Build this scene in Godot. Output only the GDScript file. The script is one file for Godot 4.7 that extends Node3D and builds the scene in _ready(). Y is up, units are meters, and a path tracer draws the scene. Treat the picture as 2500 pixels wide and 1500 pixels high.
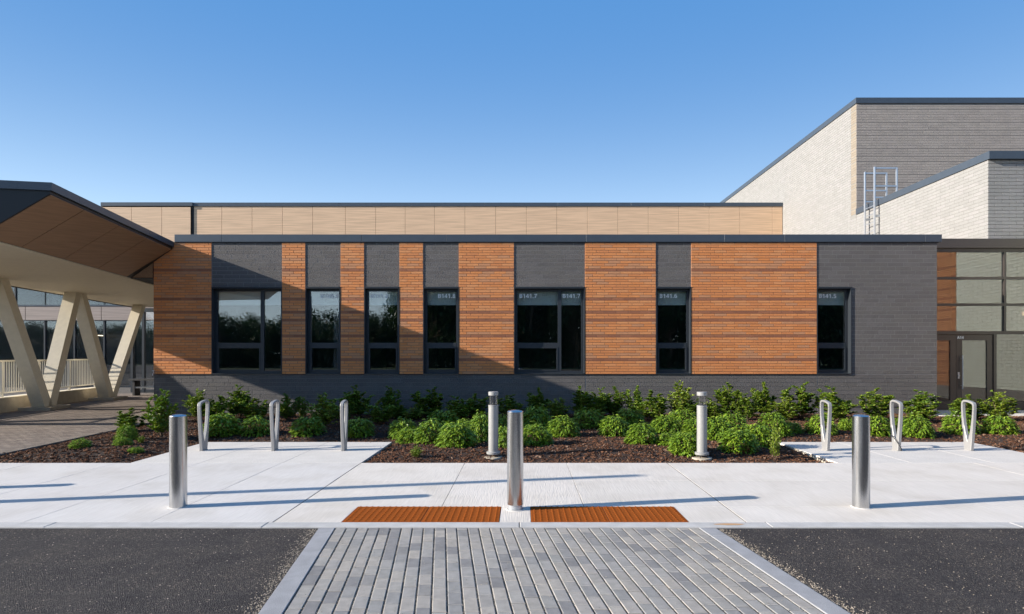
extends Node3D

# ---------------------------------------------------------------- geometry helpers
class MB:
	var v := PackedVector3Array()
	var n := PackedVector3Array()
	var c := PackedColorArray()
	var ix := PackedInt32Array()
	var xf := Transform3D()
	var col := Color.WHITE
	func quad(a: Vector3, b: Vector3, cc: Vector3, d: Vector3) -> void:
		a = xf * a; b = xf * b; cc = xf * cc; d = xf * d
		var nn := (cc - a).cross(d - b)
		if nn.length_squared() < 1e-16: return
		nn = nn.normalized()
		var k := v.size()
		v.append(a); v.append(b); v.append(cc); v.append(d)
		for i in 4:
			n.append(nn); c.append(col)
		ix.append_array(PackedInt32Array([k, k + 2, k + 1, k, k + 3, k + 2]))
	func tri(a: Vector3, b: Vector3, cc: Vector3) -> void:
		a = xf * a; b = xf * b; cc = xf * cc
		var nn := (b - a).cross(cc - a)
		if nn.length_squared() < 1e-18: return
		nn = nn.normalized()
		var k := v.size()
		v.append(a); v.append(b); v.append(cc)
		for i in 3:
			n.append(nn); c.append(col)
		ix.append_array(PackedInt32Array([k, k + 2, k + 1]))
	func squad(a, b, cc, d, na, nb, nc, nd) -> void:
		var k := v.size()
		v.append(xf * a); v.append(xf * b); v.append(xf * cc); v.append(xf * d)
		for q in [na, nb, nc, nd]:
			n.append((xf.basis * q).normalized()); c.append(col)
		ix.append_array(PackedInt32Array([k, k + 2, k + 1, k, k + 3, k + 2]))
	func box(p: Vector3, q: Vector3) -> void:
		quad(Vector3(p.x, p.y, q.z), Vector3(q.x, p.y, q.z), Vector3(q.x, q.y, q.z), Vector3(p.x, q.y, q.z))
		quad(Vector3(q.x, p.y, p.z), Vector3(p.x, p.y, p.z), Vector3(p.x, q.y, p.z), Vector3(q.x, q.y, p.z))
		quad(Vector3(q.x, p.y, q.z), Vector3(q.x, p.y, p.z), Vector3(q.x, q.y, p.z), Vector3(q.x, q.y, q.z))
		quad(Vector3(p.x, p.y, p.z), Vector3(p.x, p.y, q.z), Vector3(p.x, q.y, q.z), Vector3(p.x, q.y, p.z))
		quad(Vector3(p.x, q.y, q.z), Vector3(q.x, q.y, q.z), Vector3(q.x, q.y, p.z), Vector3(p.x, q.y, p.z))
		quad(Vector3(p.x, p.y, p.z), Vector3(q.x, p.y, p.z), Vector3(q.x, p.y, q.z), Vector3(p.x, p.y, q.z))
	# a block whose dressed face lies at z = 0 looking to +z, chamfered round that face
	func slab(x0: float, x1: float, y0: float, y1: float, z: float, deep: float, ch: float) -> void:
		var a0 := Vector3(x0 + ch, y0 + ch, z); var a1 := Vector3(x1 - ch, y0 + ch, z)
		var a2 := Vector3(x1 - ch, y1 - ch, z); var a3 := Vector3(x0 + ch, y1 - ch, z)
		var b0 := Vector3(x0, y0, z - ch); var b1 := Vector3(x1, y0, z - ch)
		var b2 := Vector3(x1, y1, z - ch); var b3 := Vector3(x0, y1, z - ch)
		quad(a0, a1, a2, a3)
		quad(b0, b1, a1, a0); quad(b1, b2, a2, a1); quad(b2, b3, a3, a2); quad(b3, b0, a0, a3)
		var e := Vector3(0, 0, ch - deep)
		quad(b0 + e, b1 + e, b1, b0); quad(b1 + e, b2 + e, b2, b1); quad(b2 + e, b3 + e, b3, b2); quad(b3 + e, b0 + e, b0, b3)
	func lathe(prof: Array, seg: int) -> void:
		for i in prof.size() - 1:
			var p: Vector2 = prof[i]; var q: Vector2 = prof[i + 1]
			if p.distance_to(q) < 1e-6: continue
			var t := q - p
			var nr := t.y; var ny := -t.x
			for k in seg:
				var a := TAU * k / seg; var b := TAU * (k + 1) / seg
				var ca := Vector3(cos(a), 0, -sin(a)); var cb := Vector3(cos(b), 0, -sin(b))
				var na := (ca * nr + Vector3.UP * ny).normalized(); var nb := (cb * nr + Vector3.UP * ny).normalized()
				squad(ca * p.x + Vector3.UP * p.y, cb * p.x + Vector3.UP * p.y, cb * q.x + Vector3.UP * q.y, ca * q.x + Vector3.UP * q.y, na, nb, nb, na)
	func tube(pts: Array, rad, seg := 6) -> void:
		var m := pts.size()
		var rings := []
		for i in m:
			var t: Vector3 = (pts[min(i + 1, m - 1)] - pts[max(i - 1, 0)]).normalized()
			var s := t.cross(Vector3.UP if abs(t.y) < 0.9 else Vector3.RIGHT).normalized()
			var u := s.cross(t)
			var r: float = rad[i] if rad is Array else rad
			var ring := []
			for k in seg:
				var a := TAU * k / seg
				var d := s * cos(a) + u * sin(a)
				ring.append([pts[i] + d * r, d])
			rings.append(ring)
		for i in m - 1:
			for k in seg:
				var k2 := (k + 1) % seg
				var A = rings[i][k]; var B = rings[i][k2]; var C = rings[i + 1][k2]; var D = rings[i + 1][k]
				squad(B[0], A[0], D[0], C[0], B[1], A[1], D[1], C[1])
		for e in [0, m - 1]:
			for k in range(1, seg - 1):
				if e == 0: tri(rings[0][0][0], rings[0][k][0], rings[0][k + 1][0])
				else: tri(rings[e][0][0], rings[e][k + 1][0], rings[e][k][0])
	# a beam of rectangular section between two rectangles given by corners (same order, CCW seen from the end of the second)
	func beam(p: Array, q: Array) -> void:
		for i in 4:
			var j := (i + 1) % 4
			quad(p[i], p[j], q[j], q[i])
		quad(q[0], q[1], q[2], q[3])
		quad(p[3], p[2], p[1], p[0])
	func leaf(p: Vector3, dir: Vector3, up: Vector3, L: float, W: float, droop: float) -> void:
		var side := dir.cross(up)
		if side.length_squared() < 1e-4: side = dir.cross(Vector3(0.3, 0.2, 0.9))
		side = side.normalized()
		var nn := side.cross(dir).normalized()
		var m := p + dir * L * 0.45
		var l := m - side * W * 0.5 + nn * W * 0.16
		var r := m + side * W * 0.5 + nn * W * 0.16
		var tip := p + dir * L + Vector3.DOWN * L * droop
		tri(p, r, m); tri(p, m, l); tri(m, r, tip); tri(m, tip, l)
	func mesh(material: Material = null) -> ArrayMesh:
		var am := ArrayMesh.new()
		add_to(am, material)
		return am
	func add_to(am: ArrayMesh, material: Material) -> void:
		var a := []
		a.resize(Mesh.ARRAY_MAX)
		a[Mesh.ARRAY_VERTEX] = v; a[Mesh.ARRAY_NORMAL] = n; a[Mesh.ARRAY_COLOR] = c; a[Mesh.ARRAY_INDEX] = ix
		am.add_surface_from_arrays(Mesh.PRIMITIVE_TRIANGLES, a)
		if material: am.surface_set_material(am.get_surface_count() - 1, material)

const F := 1500.0          # focal length of the lens in picture widths of 2500
const CX := 1275.0
const HY := 866.0
const EYE := 1.6
const DF := 15.82          # distance of the street front
const SF := F / DF
const SUN := Vector3(2.6, -1.0, -0.52)

var M := {}
var rng := RandomNumberGenerator.new()
var taken := {}

func fx(px: float) -> float: return (px - CX) / SF
func fy(py: float) -> float: return EYE + (HY - py) / SF
func gx(px: float, d: float) -> float: return (px - CX) * d / F
func gd(py: float) -> float: return EYE * F / (py - HY)

func numbered(s: String) -> String:
	if not taken.has(s):
		taken[s] = 0
		return s
	taken[s] += 1
	return "%s_%03d" % [s, taken[s]]

func tag(o: Node3D, label := "", category := "", group := "", kind := "") -> Node3D:
	if label: o.set_meta("label", label)
	if category: o.set_meta("category", category)
	if group: o.set_meta("group", group)
	if kind: o.set_meta("kind", kind)
	return o

func thing(called: String, at: Vector3, label: String, category: String, group := "", kind := "") -> Node3D:
	var o := Node3D.new()
	o.name = numbered(called)
	add_child(o)
	o.position = at
	return tag(o, label, category, group, kind)

func part(called: String, mesh: Mesh, m: Material, parent: Node3D, at := Vector3.ZERO) -> MeshInstance3D:
	var o := MeshInstance3D.new()
	o.name = called
	o.mesh = mesh
	if m: o.material_override = m
	parent.add_child(o, true)
	o.position = at
	return o

func copy(o: Node3D, base: String, label: String) -> Node3D:
	var r: Node3D = o.duplicate()
	r.name = numbered(base)
	add_child(r)
	r.set_meta("label", label)
	return r

# ---------------------------------------------------------------- textures and materials
func noise(sd: int, freq: float, kind := FastNoiseLite.TYPE_SIMPLEX, octaves := 3) -> FastNoiseLite:
	var f := FastNoiseLite.new()
	f.seed = sd
	f.frequency = freq
	f.noise_type = kind
	f.fractal_octaves = octaves
	f.fractal_type = FastNoiseLite.FRACTAL_FBM if octaves > 1 else FastNoiseLite.FRACTAL_NONE
	return f

func enc(l: float) -> int:
	l = clampf(l, 0.0, 1.0)
	return int(round(255.0 * (12.92 * l if l <= 0.0031308 else 1.055 * pow(l, 1.0 / 2.4) - 0.055)))

# colour texture: noise in 0..1 -> ramp of linear colours
func ramp_tex(f: FastNoiseLite, size: int, stops: Array) -> ImageTexture:
	var im := f.get_seamless_image(size, size)
	im.convert(Image.FORMAT_L8)
	var src := im.get_data()
	var lut := PackedByteArray()
	lut.resize(256 * 3)
	for i in 256:
		var t := i / 255.0
		var cc: Color = stops[stops.size() - 1][1]
		for k in stops.size() - 1:
			if t <= stops[k + 1][0]:
				cc = stops[k][1].lerp(stops[k + 1][1], clampf((t - stops[k][0]) / maxf(stops[k + 1][0] - stops[k][0], 1e-4), 0, 1))
				break
		lut[i * 3] = enc(cc.r); lut[i * 3 + 1] = enc(cc.g); lut[i * 3 + 2] = enc(cc.b)
	var out := PackedByteArray()
	out.resize(size * size * 3)
	for i in src.size():
		var b := src[i] * 3
		out[i * 3] = lut[b]; out[i * 3 + 1] = lut[b + 1]; out[i * 3 + 2] = lut[b + 2]
	return ImageTexture.create_from_image(Image.create_from_data(size, size, false, Image.FORMAT_RGB8, out))

func grey_tex(f: FastNoiseLite, size: int, lo: float, hi: float) -> ImageTexture:
	return ramp_tex(f, size, [[0.0, Color(lo, lo, lo)], [1.0, Color(hi, hi, hi)]])

func height_tex(f: FastNoiseLite, size: int) -> ImageTexture:
	var im := f.get_seamless_image(size, size)
	im.convert(Image.FORMAT_L8)
	return ImageTexture.create_from_image(im)

func mat(called: String, c: Color, rough := 0.8, metal := 0.0, vcol := false) -> StandardMaterial3D:
	var m := StandardMaterial3D.new()
	m.resource_name = called
	m.albedo_color = c.linear_to_srgb()
	m.roughness = rough
	m.metallic = metal
	m.vertex_color_use_as_albedo = vcol
	M[called] = m
	return m

func tri_uv(m: StandardMaterial3D, sc: Vector3, tex: Texture2D, bump: Texture2D = null, cm := 0.0) -> void:
	m.uv1_triplanar = true
	m.uv1_world_triplanar = true
	m.uv1_scale = sc
	m.uv1_triplanar_sharpness = 6.0
	m.albedo_texture = tex
	if bump:
		m.heightmap_enabled = true
		m.heightmap_texture = bump
		m.heightmap_scale = cm

func blotch(m: StandardMaterial3D, tex: Texture2D, sc: Vector3) -> void:
	m.detail_enabled = true
	m.detail_blend_mode = BaseMaterial3D.BLEND_MODE_MUL
	m.detail_albedo = tex
	m.detail_uv_layer = BaseMaterial3D.DETAIL_UV_2
	m.uv2_triplanar = true
	m.uv2_world_triplanar = true
	m.uv2_scale = sc

func V(s: float) -> Vector3: return Vector3(s, s, s)

func make_materials() -> void:
	var fine := grey_tex(noise(3, 0.09, FastNoiseLite.TYPE_SIMPLEX, 4), 512, 0.72, 1.0)
	var soft := grey_tex(noise(5, 0.012, FastNoiseLite.TYPE_SIMPLEX, 4), 512, 0.80, 1.0)
	var softer := grey_tex(noise(6, 0.012, FastNoiseLite.TYPE_SIMPLEX, 4), 512, 0.90, 1.0)
	var hfine := height_tex(noise(4, 0.12, FastNoiseLite.TYPE_SIMPLEX, 4), 512)
	var grain := grey_tex(noise(9, 0.03, FastNoiseLite.TYPE_SIMPLEX, 5), 512, 0.62, 1.0)
	var cell := noise(11, 0.14, FastNoiseLite.TYPE_CELLULAR, 1)
	cell.cellular_return_type = FastNoiseLite.RETURN_CELL_VALUE
	var celld := noise(11, 0.14, FastNoiseLite.TYPE_CELLULAR, 1)
	celld.cellular_return_type = FastNoiseLite.RETURN_DISTANCE
	var hcell := height_tex(celld, 1024)
	var m: StandardMaterial3D
	# brick, block
	m = mat("brick", Color.WHITE, 0.85, 0.0, true); tri_uv(m, V(1.1), grey_tex(noise(13, 0.05, FastNoiseLite.TYPE_SIMPLEX, 3), 512, 0.86, 1.0), hfine, 0.15); blotch(m, softer, V(0.5))
	m = mat("brick_mortar", Color(0.34, 0.20, 0.125), 0.95); tri_uv(m, V(2.0), fine)
	var speck := ramp_tex(noise(21, 0.32, FastNoiseLite.TYPE_SIMPLEX, 3), 512, [[0.0, Color(0.34, 0.34, 0.36)], [0.42, Color(0.75, 0.75, 0.77)], [0.62, Color(0.92, 0.9, 0.9)], [0.8, Color(1, 1, 1)], [1.0, Color(1, 1, 1)]])
	m = mat("block", Color.WHITE, 0.9, 0.0, true); tri_uv(m, V(0.62), speck, hfine, 1.0); blotch(m, softer, V(0.4))
	m = mat("block_mortar", Color(0.28, 0.272, 0.268), 0.95); tri_uv(m, V(2.0), fine)
	m = mat("white_block", Color.WHITE, 0.85, 0.0, true); tri_uv(m, V(1.2), fine, hfine, 0.5); blotch(m, softer, V(0.3))
	m = mat("white_mortar", Color(0.20, 0.195, 0.185), 0.95)
	m = mat("stripe_mortar", Color(0.16, 0.145, 0.135), 0.95)
	# cladding
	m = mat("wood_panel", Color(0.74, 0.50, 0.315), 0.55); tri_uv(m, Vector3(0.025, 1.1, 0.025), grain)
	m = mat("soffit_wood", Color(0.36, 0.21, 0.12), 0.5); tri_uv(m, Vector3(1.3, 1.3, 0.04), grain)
	m = mat("taupe_panel", Color(0.34, 0.27, 0.235), 0.55); tri_uv(m, Vector3(0.025, 1.1, 0.025), grain)
	m = mat("slate_metal", Color(0.062, 0.078, 0.10), 0.38, 0.25); tri_uv(m, V(0.5), softer)
	m = mat("black_metal", Color(0.012, 0.013, 0.015), 0.5)
	m = mat("window_frame", Color(0.030, 0.036, 0.044), 0.42, 0.2)
	m = mat("trim_metal", Color(0.17, 0.18, 0.19), 0.4, 0.5)
	m = mat("bronze_frame", Color(0.062, 0.052, 0.048), 0.4, 0.3)
	m = mat("glass", Color(0.10, 0.16, 0.15, 0.004), 0.0); m.transparency = BaseMaterial3D.TRANSPARENCY_ALPHA
	m = mat("lamp_glass", Color(0.5, 0.5, 0.5, 0.01), 0.0); m.transparency = BaseMaterial3D.TRANSPARENCY_ALPHA
	m = mat("lettering", Color(0.88, 0.89, 0.88), 0.6)
	m = mat("shade_cloth", Color(0.42, 0.50, 0.47), 0.9)
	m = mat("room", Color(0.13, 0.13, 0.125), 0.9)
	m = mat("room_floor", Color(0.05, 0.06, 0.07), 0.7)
	m = mat("vestibule", Color(0.30, 0.20, 0.12), 0.8)
	m = mat("roofing", Color(0.25, 0.25, 0.25), 0.9)
	m = mat("cream", Color(0.66, 0.575, 0.42), 0.6); tri_uv(m, V(0.8), softer)
	m = mat("cream_paint", Color(0.74, 0.67, 0.53), 0.5); tri_uv(m, V(0.8), softer)
	m = mat("rail_paint", Color(0.60, 0.57, 0.50), 0.45)
	m = mat("cast_concrete", Color(0.50, 0.435, 0.34), 0.85); tri_uv(m, V(1.3), fine, hfine, 0.3); blotch(m, soft, V(0.5))
	# ground
	var asp := ramp_tex(cell, 1024, [[0.0, Color(0.030, 0.029, 0.030)], [0.35, Color(0.045, 0.043, 0.044)], [0.7, Color(0.066, 0.063, 0.063)], [0.9, Color(0.088, 0.083, 0.08)], [0.965, Color(0.125, 0.112, 0.10)], [1.0, Color(0.22, 0.19, 0.16)]])
	m = mat("asphalt", Color(1.0, 0.975, 0.965), 0.95); m.metallic_specular = 0.3; tri_uv(m, V(0.85), asp, hcell, 1.0)
	blotch(m, ramp_tex(noise(31, 0.009, FastNoiseLite.TYPE_SIMPLEX, 5), 512, [[0.0, Color(0.66, 0.65, 0.66)], [0.45, Color(0.82, 0.80, 0.80)], [0.7, Color(0.92, 0.89, 0.86)], [1.0, Color(1.0, 0.95, 0.90)]]), V(0.27))
	var broomh := height_tex(noise(41, 0.10, FastNoiseLite.TYPE_SIMPLEX, 4), 512)
	var broom := grey_tex(noise(41, 0.10, FastNoiseLite.TYPE_SIMPLEX, 4), 512, 0.80, 1.0)
	m = mat("concrete", Color(0.66, 0.62, 0.575), 0.9, 0.0, true); m.metallic_specular = 0.3; tri_uv(m, Vector3(1.7, 1.7, 0.04), broom, broomh, 0.22)
	blotch(m, ramp_tex(noise(43, 0.010, FastNoiseLite.TYPE_SIMPLEX, 5), 512, [[0.0, Color(0.86, 0.845, 0.82)], [0.5, Color(0.96, 0.955, 0.95)], [1.0, Color(1, 1, 1)]]), V(0.19))
	m = mat("trowelled", Color(0.64, 0.605, 0.56), 0.85); m.metallic_specular = 0.3; tri_uv(m, V(0.7), fine, hfine, 0.08)
	blotch(m, softer, V(0.35))
	m = mat("edging_granite", Color(0.36, 0.36, 0.37), 0.95); m.metallic_specular = 0.25; tri_uv(m, V(2.0), fine, hfine, 0.2); blotch(m, soft, V(0.6))
	m = mat("granite", Color(0.53, 0.515, 0.50), 0.95); m.metallic_specular = 0.25; tri_uv(m, V(2.0), fine, hfine, 0.15); blotch(m, soft, V(0.5))
	m = mat("paver", Color.WHITE, 0.95, 0.0, true); m.metallic_specular = 0.25; tri_uv(m, V(3.0), fine, hfine, 0.25); blotch(m, soft, V(1.3))
	m = mat("bedding", Color(0.10, 0.09, 0.08), 0.95); tri_uv(m, V(3.0), fine, hfine, 0.6)
	m = mat("joint", Color(0.085, 0.073, 0.062), 1.0); m.metallic_specular = 0.1
	m = mat("soil", Color(0.10, 0.085, 0.065), 0.95); tri_uv(m, V(0.7), fine)
	m = mat("mulch", Color(0.075, 0.038, 0.024), 0.95); tri_uv(m, V(3.0), grey_tex(noise(51, 0.11, FastNoiseLite.TYPE_SIMPLEX, 4), 512, 0.15, 1.0), hfine, 2.5)
	m = mat("chip", Color.WHITE, 1.0, 0.0, true); m.metallic_specular = 0.15
	m = mat("rust_iron", Color(0.275, 0.075, 0.015), 0.95); m.metallic_specular = 0.12
	tri_uv(m, V(1.6), ramp_tex(noise(61, 0.05, FastNoiseLite.TYPE_SIMPLEX, 5), 512, [[0.0, Color(0.45, 0.38, 0.36)], [0.4, Color(0.85, 0.8, 0.78)], [0.7, Color(1, 1, 1)], [1.0, Color(1, 1, 0.95)]]), hfine, 0.2)
	m = mat("rust_stain", Color(0.42, 0.24, 0.11), 0.85)
	# furniture
	m = mat("stainless", Color(0.60, 0.60, 0.60), 0.27, 1.0); m.roughness_texture = grey_tex(noise(71, 0.02, FastNoiseLite.TYPE_SIMPLEX, 4), 256, 0.6, 1.0)
	tri_uv(m, Vector3(9.0, 0.5, 9.0), grey_tex(noise(73, 0.03, FastNoiseLite.TYPE_SIMPLEX, 4), 256, 0.82, 1.0))
	m = mat("grey_paint", Color(0.29, 0.29, 0.285), 0.42, 0.1); tri_uv(m, V(1.0), softer)
	m = mat("cast_aluminium", Color(0.36, 0.355, 0.35), 0.5, 0.35); tri_uv(m, V(2.0), fine)
	m = mat("galvanised", Color(0.50, 0.53, 0.57), 0.4, 0.7)
	m = mat("dark_part", Color(0.02, 0.02, 0.022), 0.6)
	m = mat("leaf", Color.WHITE, 0.48, 0.0, true); m.backlight_enabled = true; m.backlight = Color(0.55, 0.62, 0.18)
	m = mat("stem", Color(0.12, 0.08, 0.05), 0.9)
	m = mat("lamp_strip", Color(0.9, 0.88, 0.8), 0.5); m.emission_enabled = true; m.emission = Color(1.0, 0.93, 0.8); m.emission_energy_multiplier = 1.2

# ---------------------------------------------------------------- masonry
var cache := {}
func block_mesh(w: float, h: float, deep: float, ch: float, col: Color) -> ArrayMesh:
	var key := [snappedf(w, 0.001), snappedf(h, 0.001), deep, ch, col]
	if not cache.has(key):
		var b := MB.new()
		b.col = col
		b.slab(0, w, 0, h, 0, deep, ch)
		cache[key] = b.mesh()
	return cache[key]

# fills a rectangle of a wall (own frame: x along, y up, face to +z at z = 0) with courses; entry: [x0, x1, y0, y1, tint, xf]
func courses(out: Array, xf: Transform3D, x0: float, x1: float, y0: float, y1: float, ch: float, L: float, joint: float, tint: Callable, phase: Callable) -> void:
	var rows := int(round((y1 - y0) / ch))
	var h := (y1 - y0) / rows
	for r in rows:
		var row_from_top := rows - 1 - r
		var x: float = x0 - phase.call(r)
		while x < x1 - 0.012:
			var a := maxf(x, x0)
			var b := minf(x + L, x1)
			if b - a > 0.03:
				out.append([a + joint * 0.5, b - joint * 0.5, y0 + r * h + joint * 0.5, y0 + (r + 1) * h - joint * 0.5, tint.call(row_from_top), xf])
			x += L

func lay(list: Array, called: String, plural: String, parent_of: Callable, thing_node: Node3D, m: Material, deep: float, ch: float, score: Callable, most := 300) -> void:
	list.sort_custom(func(a, b): return score.call(a) < score.call(b))
	var rest := MB.new()
	for i in list.size():
		var e: Array = list[i]
		if i < most:
			var o := part(called, block_mesh(e[1] - e[0], e[3] - e[2], deep, ch, e[4]), m, parent_of.call(e))
			o.transform = e[5] * Transform3D(Basis(), Vector3(e[0], e[2], 0))
		else:
			rest.xf = e[5]
			rest.col = e[4]
			rest.slab(e[0], e[1], e[2], e[3], 0, deep, ch)
	if rest.v.size():
		var s := part(plural, rest.mesh(), m, thing_node)
		s.set_meta("kind", "stuff")

func vary(c: Color, k: float) -> Color:
	var f := 1.0 + (floorf(rng.randf() * 4.0) / 3.0 - 0.5) * 2.0 * k
	return Color(c.r * f, c.g * f, c.b * f)

# ---------------------------------------------------------------- start
func _ready() -> void:
	rng.seed = 20240611
	set_camera_and_light()
	make_materials()
	make_ground()
	make_crosswalk()
	make_sidewalk()
	make_plaza()
	make_mulch()
	make_main_building()
	make_upper_block()
	make_white_block()
	make_entrance()
	make_canopy()
	make_far_wing()
	make_side_wing()
	make_woodland()
	make_street_furniture()
	make_shrubs()

func set_camera_and_light() -> void:
	var cam := Camera3D.new()
	cam.name = "camera"
	cam.projection = Camera3D.PROJECTION_FRUSTUM
	cam.near = 0.1
	cam.far = 2000.0
	cam.size = 0.1 * 1500.0 / F
	cam.frustum_offset = Vector2(0.1 * (1250.0 - CX) / F, 0.1 * (HY - 750.0) / F)
	cam.position = Vector3(0, EYE, 0)
	add_child(cam)
	cam.current = true
	var sky_mat := ProceduralSkyMaterial.new()
	sky_mat.sky_top_color = Color(0.042, 0.142, 0.33).linear_to_srgb()
	sky_mat.sky_horizon_color = Color(0.80, 0.97, 1.0).linear_to_srgb()
	sky_mat.sky_curve = 0.10
	sky_mat.ground_bottom_color = Color(0.12, 0.12, 0.12).linear_to_srgb()
	sky_mat.ground_horizon_color = Color(0.4, 0.45, 0.5).linear_to_srgb()
	sky_mat.sun_angle_max = 45.0
	sky_mat.sun_curve = 0.4
	var sky := Sky.new()
	sky.sky_material = sky_mat
	var env := Environment.new()
	env.background_mode = Environment.BG_SKY
	env.sky = sky
	env.tonemap_mode = Environment.TONE_MAPPER_LINEAR
	env.tonemap_exposure = 2.1
	env.sdfgi_enabled = true
	env.ssao_enabled = true
	env.ssil_enabled = true
	var we := WorldEnvironment.new()
	we.name = "environment"
	we.environment = env
	add_child(we)
	var sun := DirectionalLight3D.new()
	sun.name = "sun"
	sun.light_energy = 1.6
	sun.light_color = Color(1.0, 0.965, 0.915)
	sun.light_angular_distance = 0.5
	sun.shadow_enabled = true
	add_child(sun)
	sun.basis = Basis.looking_at(SUN.normalized())

# ---------------------------------------------------------------- ground
const KERB_FRONT := 5.647
const KERB_BACK := 5.811
const WALK_BACK := 8.99
const PAD_BACK := 11.13
const CROSS := -0.131      # how far the crossing drifts sideways with each metre of distance

func cross_x(x_at_kerb: float, d: float) -> float: return x_at_kerb + CROSS * (d - KERB_FRONT)

func flat(b: MB, pts: Array, y: float) -> void:   # convex polygon of [x, d], listed clockwise or not
	var p := []
	for q in pts: p.append(Vector3(q[0], y, -q[1]))
	var up: bool = (p[1] - p[0]).cross(p[2] - p[0]).y > 0
	for i in range(1, p.size() - 1):
		if up: b.tri(p[0], p[i], p[i + 1])
		else: b.tri(p[0], p[i + 1], p[i])

func make_ground() -> void:
	var b := MB.new()
	flat(b, [[-700, -700], [700, -700], [700, 700], [-700, 700]], -0.09)
	var g := thing("ground", Vector3.ZERO, "bare earth lying under roads, paving and buildings", "ground", "", "structure")
	part("earth", b.mesh(), M.soil, g)
	b = MB.new()
	flat(b, [[-90, KERB_FRONT], [cross_x(-1.873, KERB_FRONT), KERB_FRONT], [cross_x(-1.873, -2.0), -2.0], [-90, -2.0]], 0.0)
	flat(b, [[cross_x(1.777, KERB_FRONT), KERB_FRONT], [90, KERB_FRONT], [90, -2.0], [cross_x(1.777, -2.0), -2.0]], 0.0)
	flat(b, [[-90, -2.0], [90, -2.0], [90, -34], [-90, -34]], 0.0)
	var r := thing("road", Vector3.ZERO, "dark grey asphalt on both sides of the paver crossing", "road", "", "structure")
	part("asphalt", b.mesh(), M.asphalt, r)
	# loose grit on the asphalt, thickest along the granite edging
	var st := MB.new()
	st.lathe([Vector2(0, -0.3), Vector2(0.5, -0.15), Vector2(0.42, 0.25), Vector2(0, 0.4)], 5)
	var mm := MultiMesh.new()
	mm.transform_format = MultiMesh.TRANSFORM_3D
	mm.use_colors = true
	mm.mesh = st.mesh()
	mm.instance_count = 4200
	for i in mm.instance_count:
		var d := rng.randf_range(3.2, KERB_FRONT - 0.02)
		var left := rng.randf() < 0.5
		var x := 0.0
		if i < 2400:
			var off := absf(rng.randfn(0.0, 0.055)) + 0.004
			x = cross_x(-1.873, d) - off if left else cross_x(1.777, d) + off
		else:
			x = rng.randf_range(-6, -2) if left else rng.randf_range(2, 6.2)
		var s := rng.randf_range(0.004, 0.011)
		mm.set_instance_transform(i, Transform3D(Basis(Vector3.UP, rng.randf() * TAU).scaled(Vector3(s, s * 0.8, s)), Vector3(x, s * 0.2, -d)))
		var t := rng.randf_range(0.25, 1.0)
		mm.set_instance_color(i, Color(0.42 * t, 0.36 * t, 0.29 * t))
	var mi := MultiMeshInstance3D.new()
	mi.name = "loose_grit"
	mi.multimesh = mm
	mi.material_override = M.chip
	add_child(mi)
	tag(mi, "pale loose grit scattered over the asphalt beside granite edging", "grit", "", "stuff")

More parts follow.
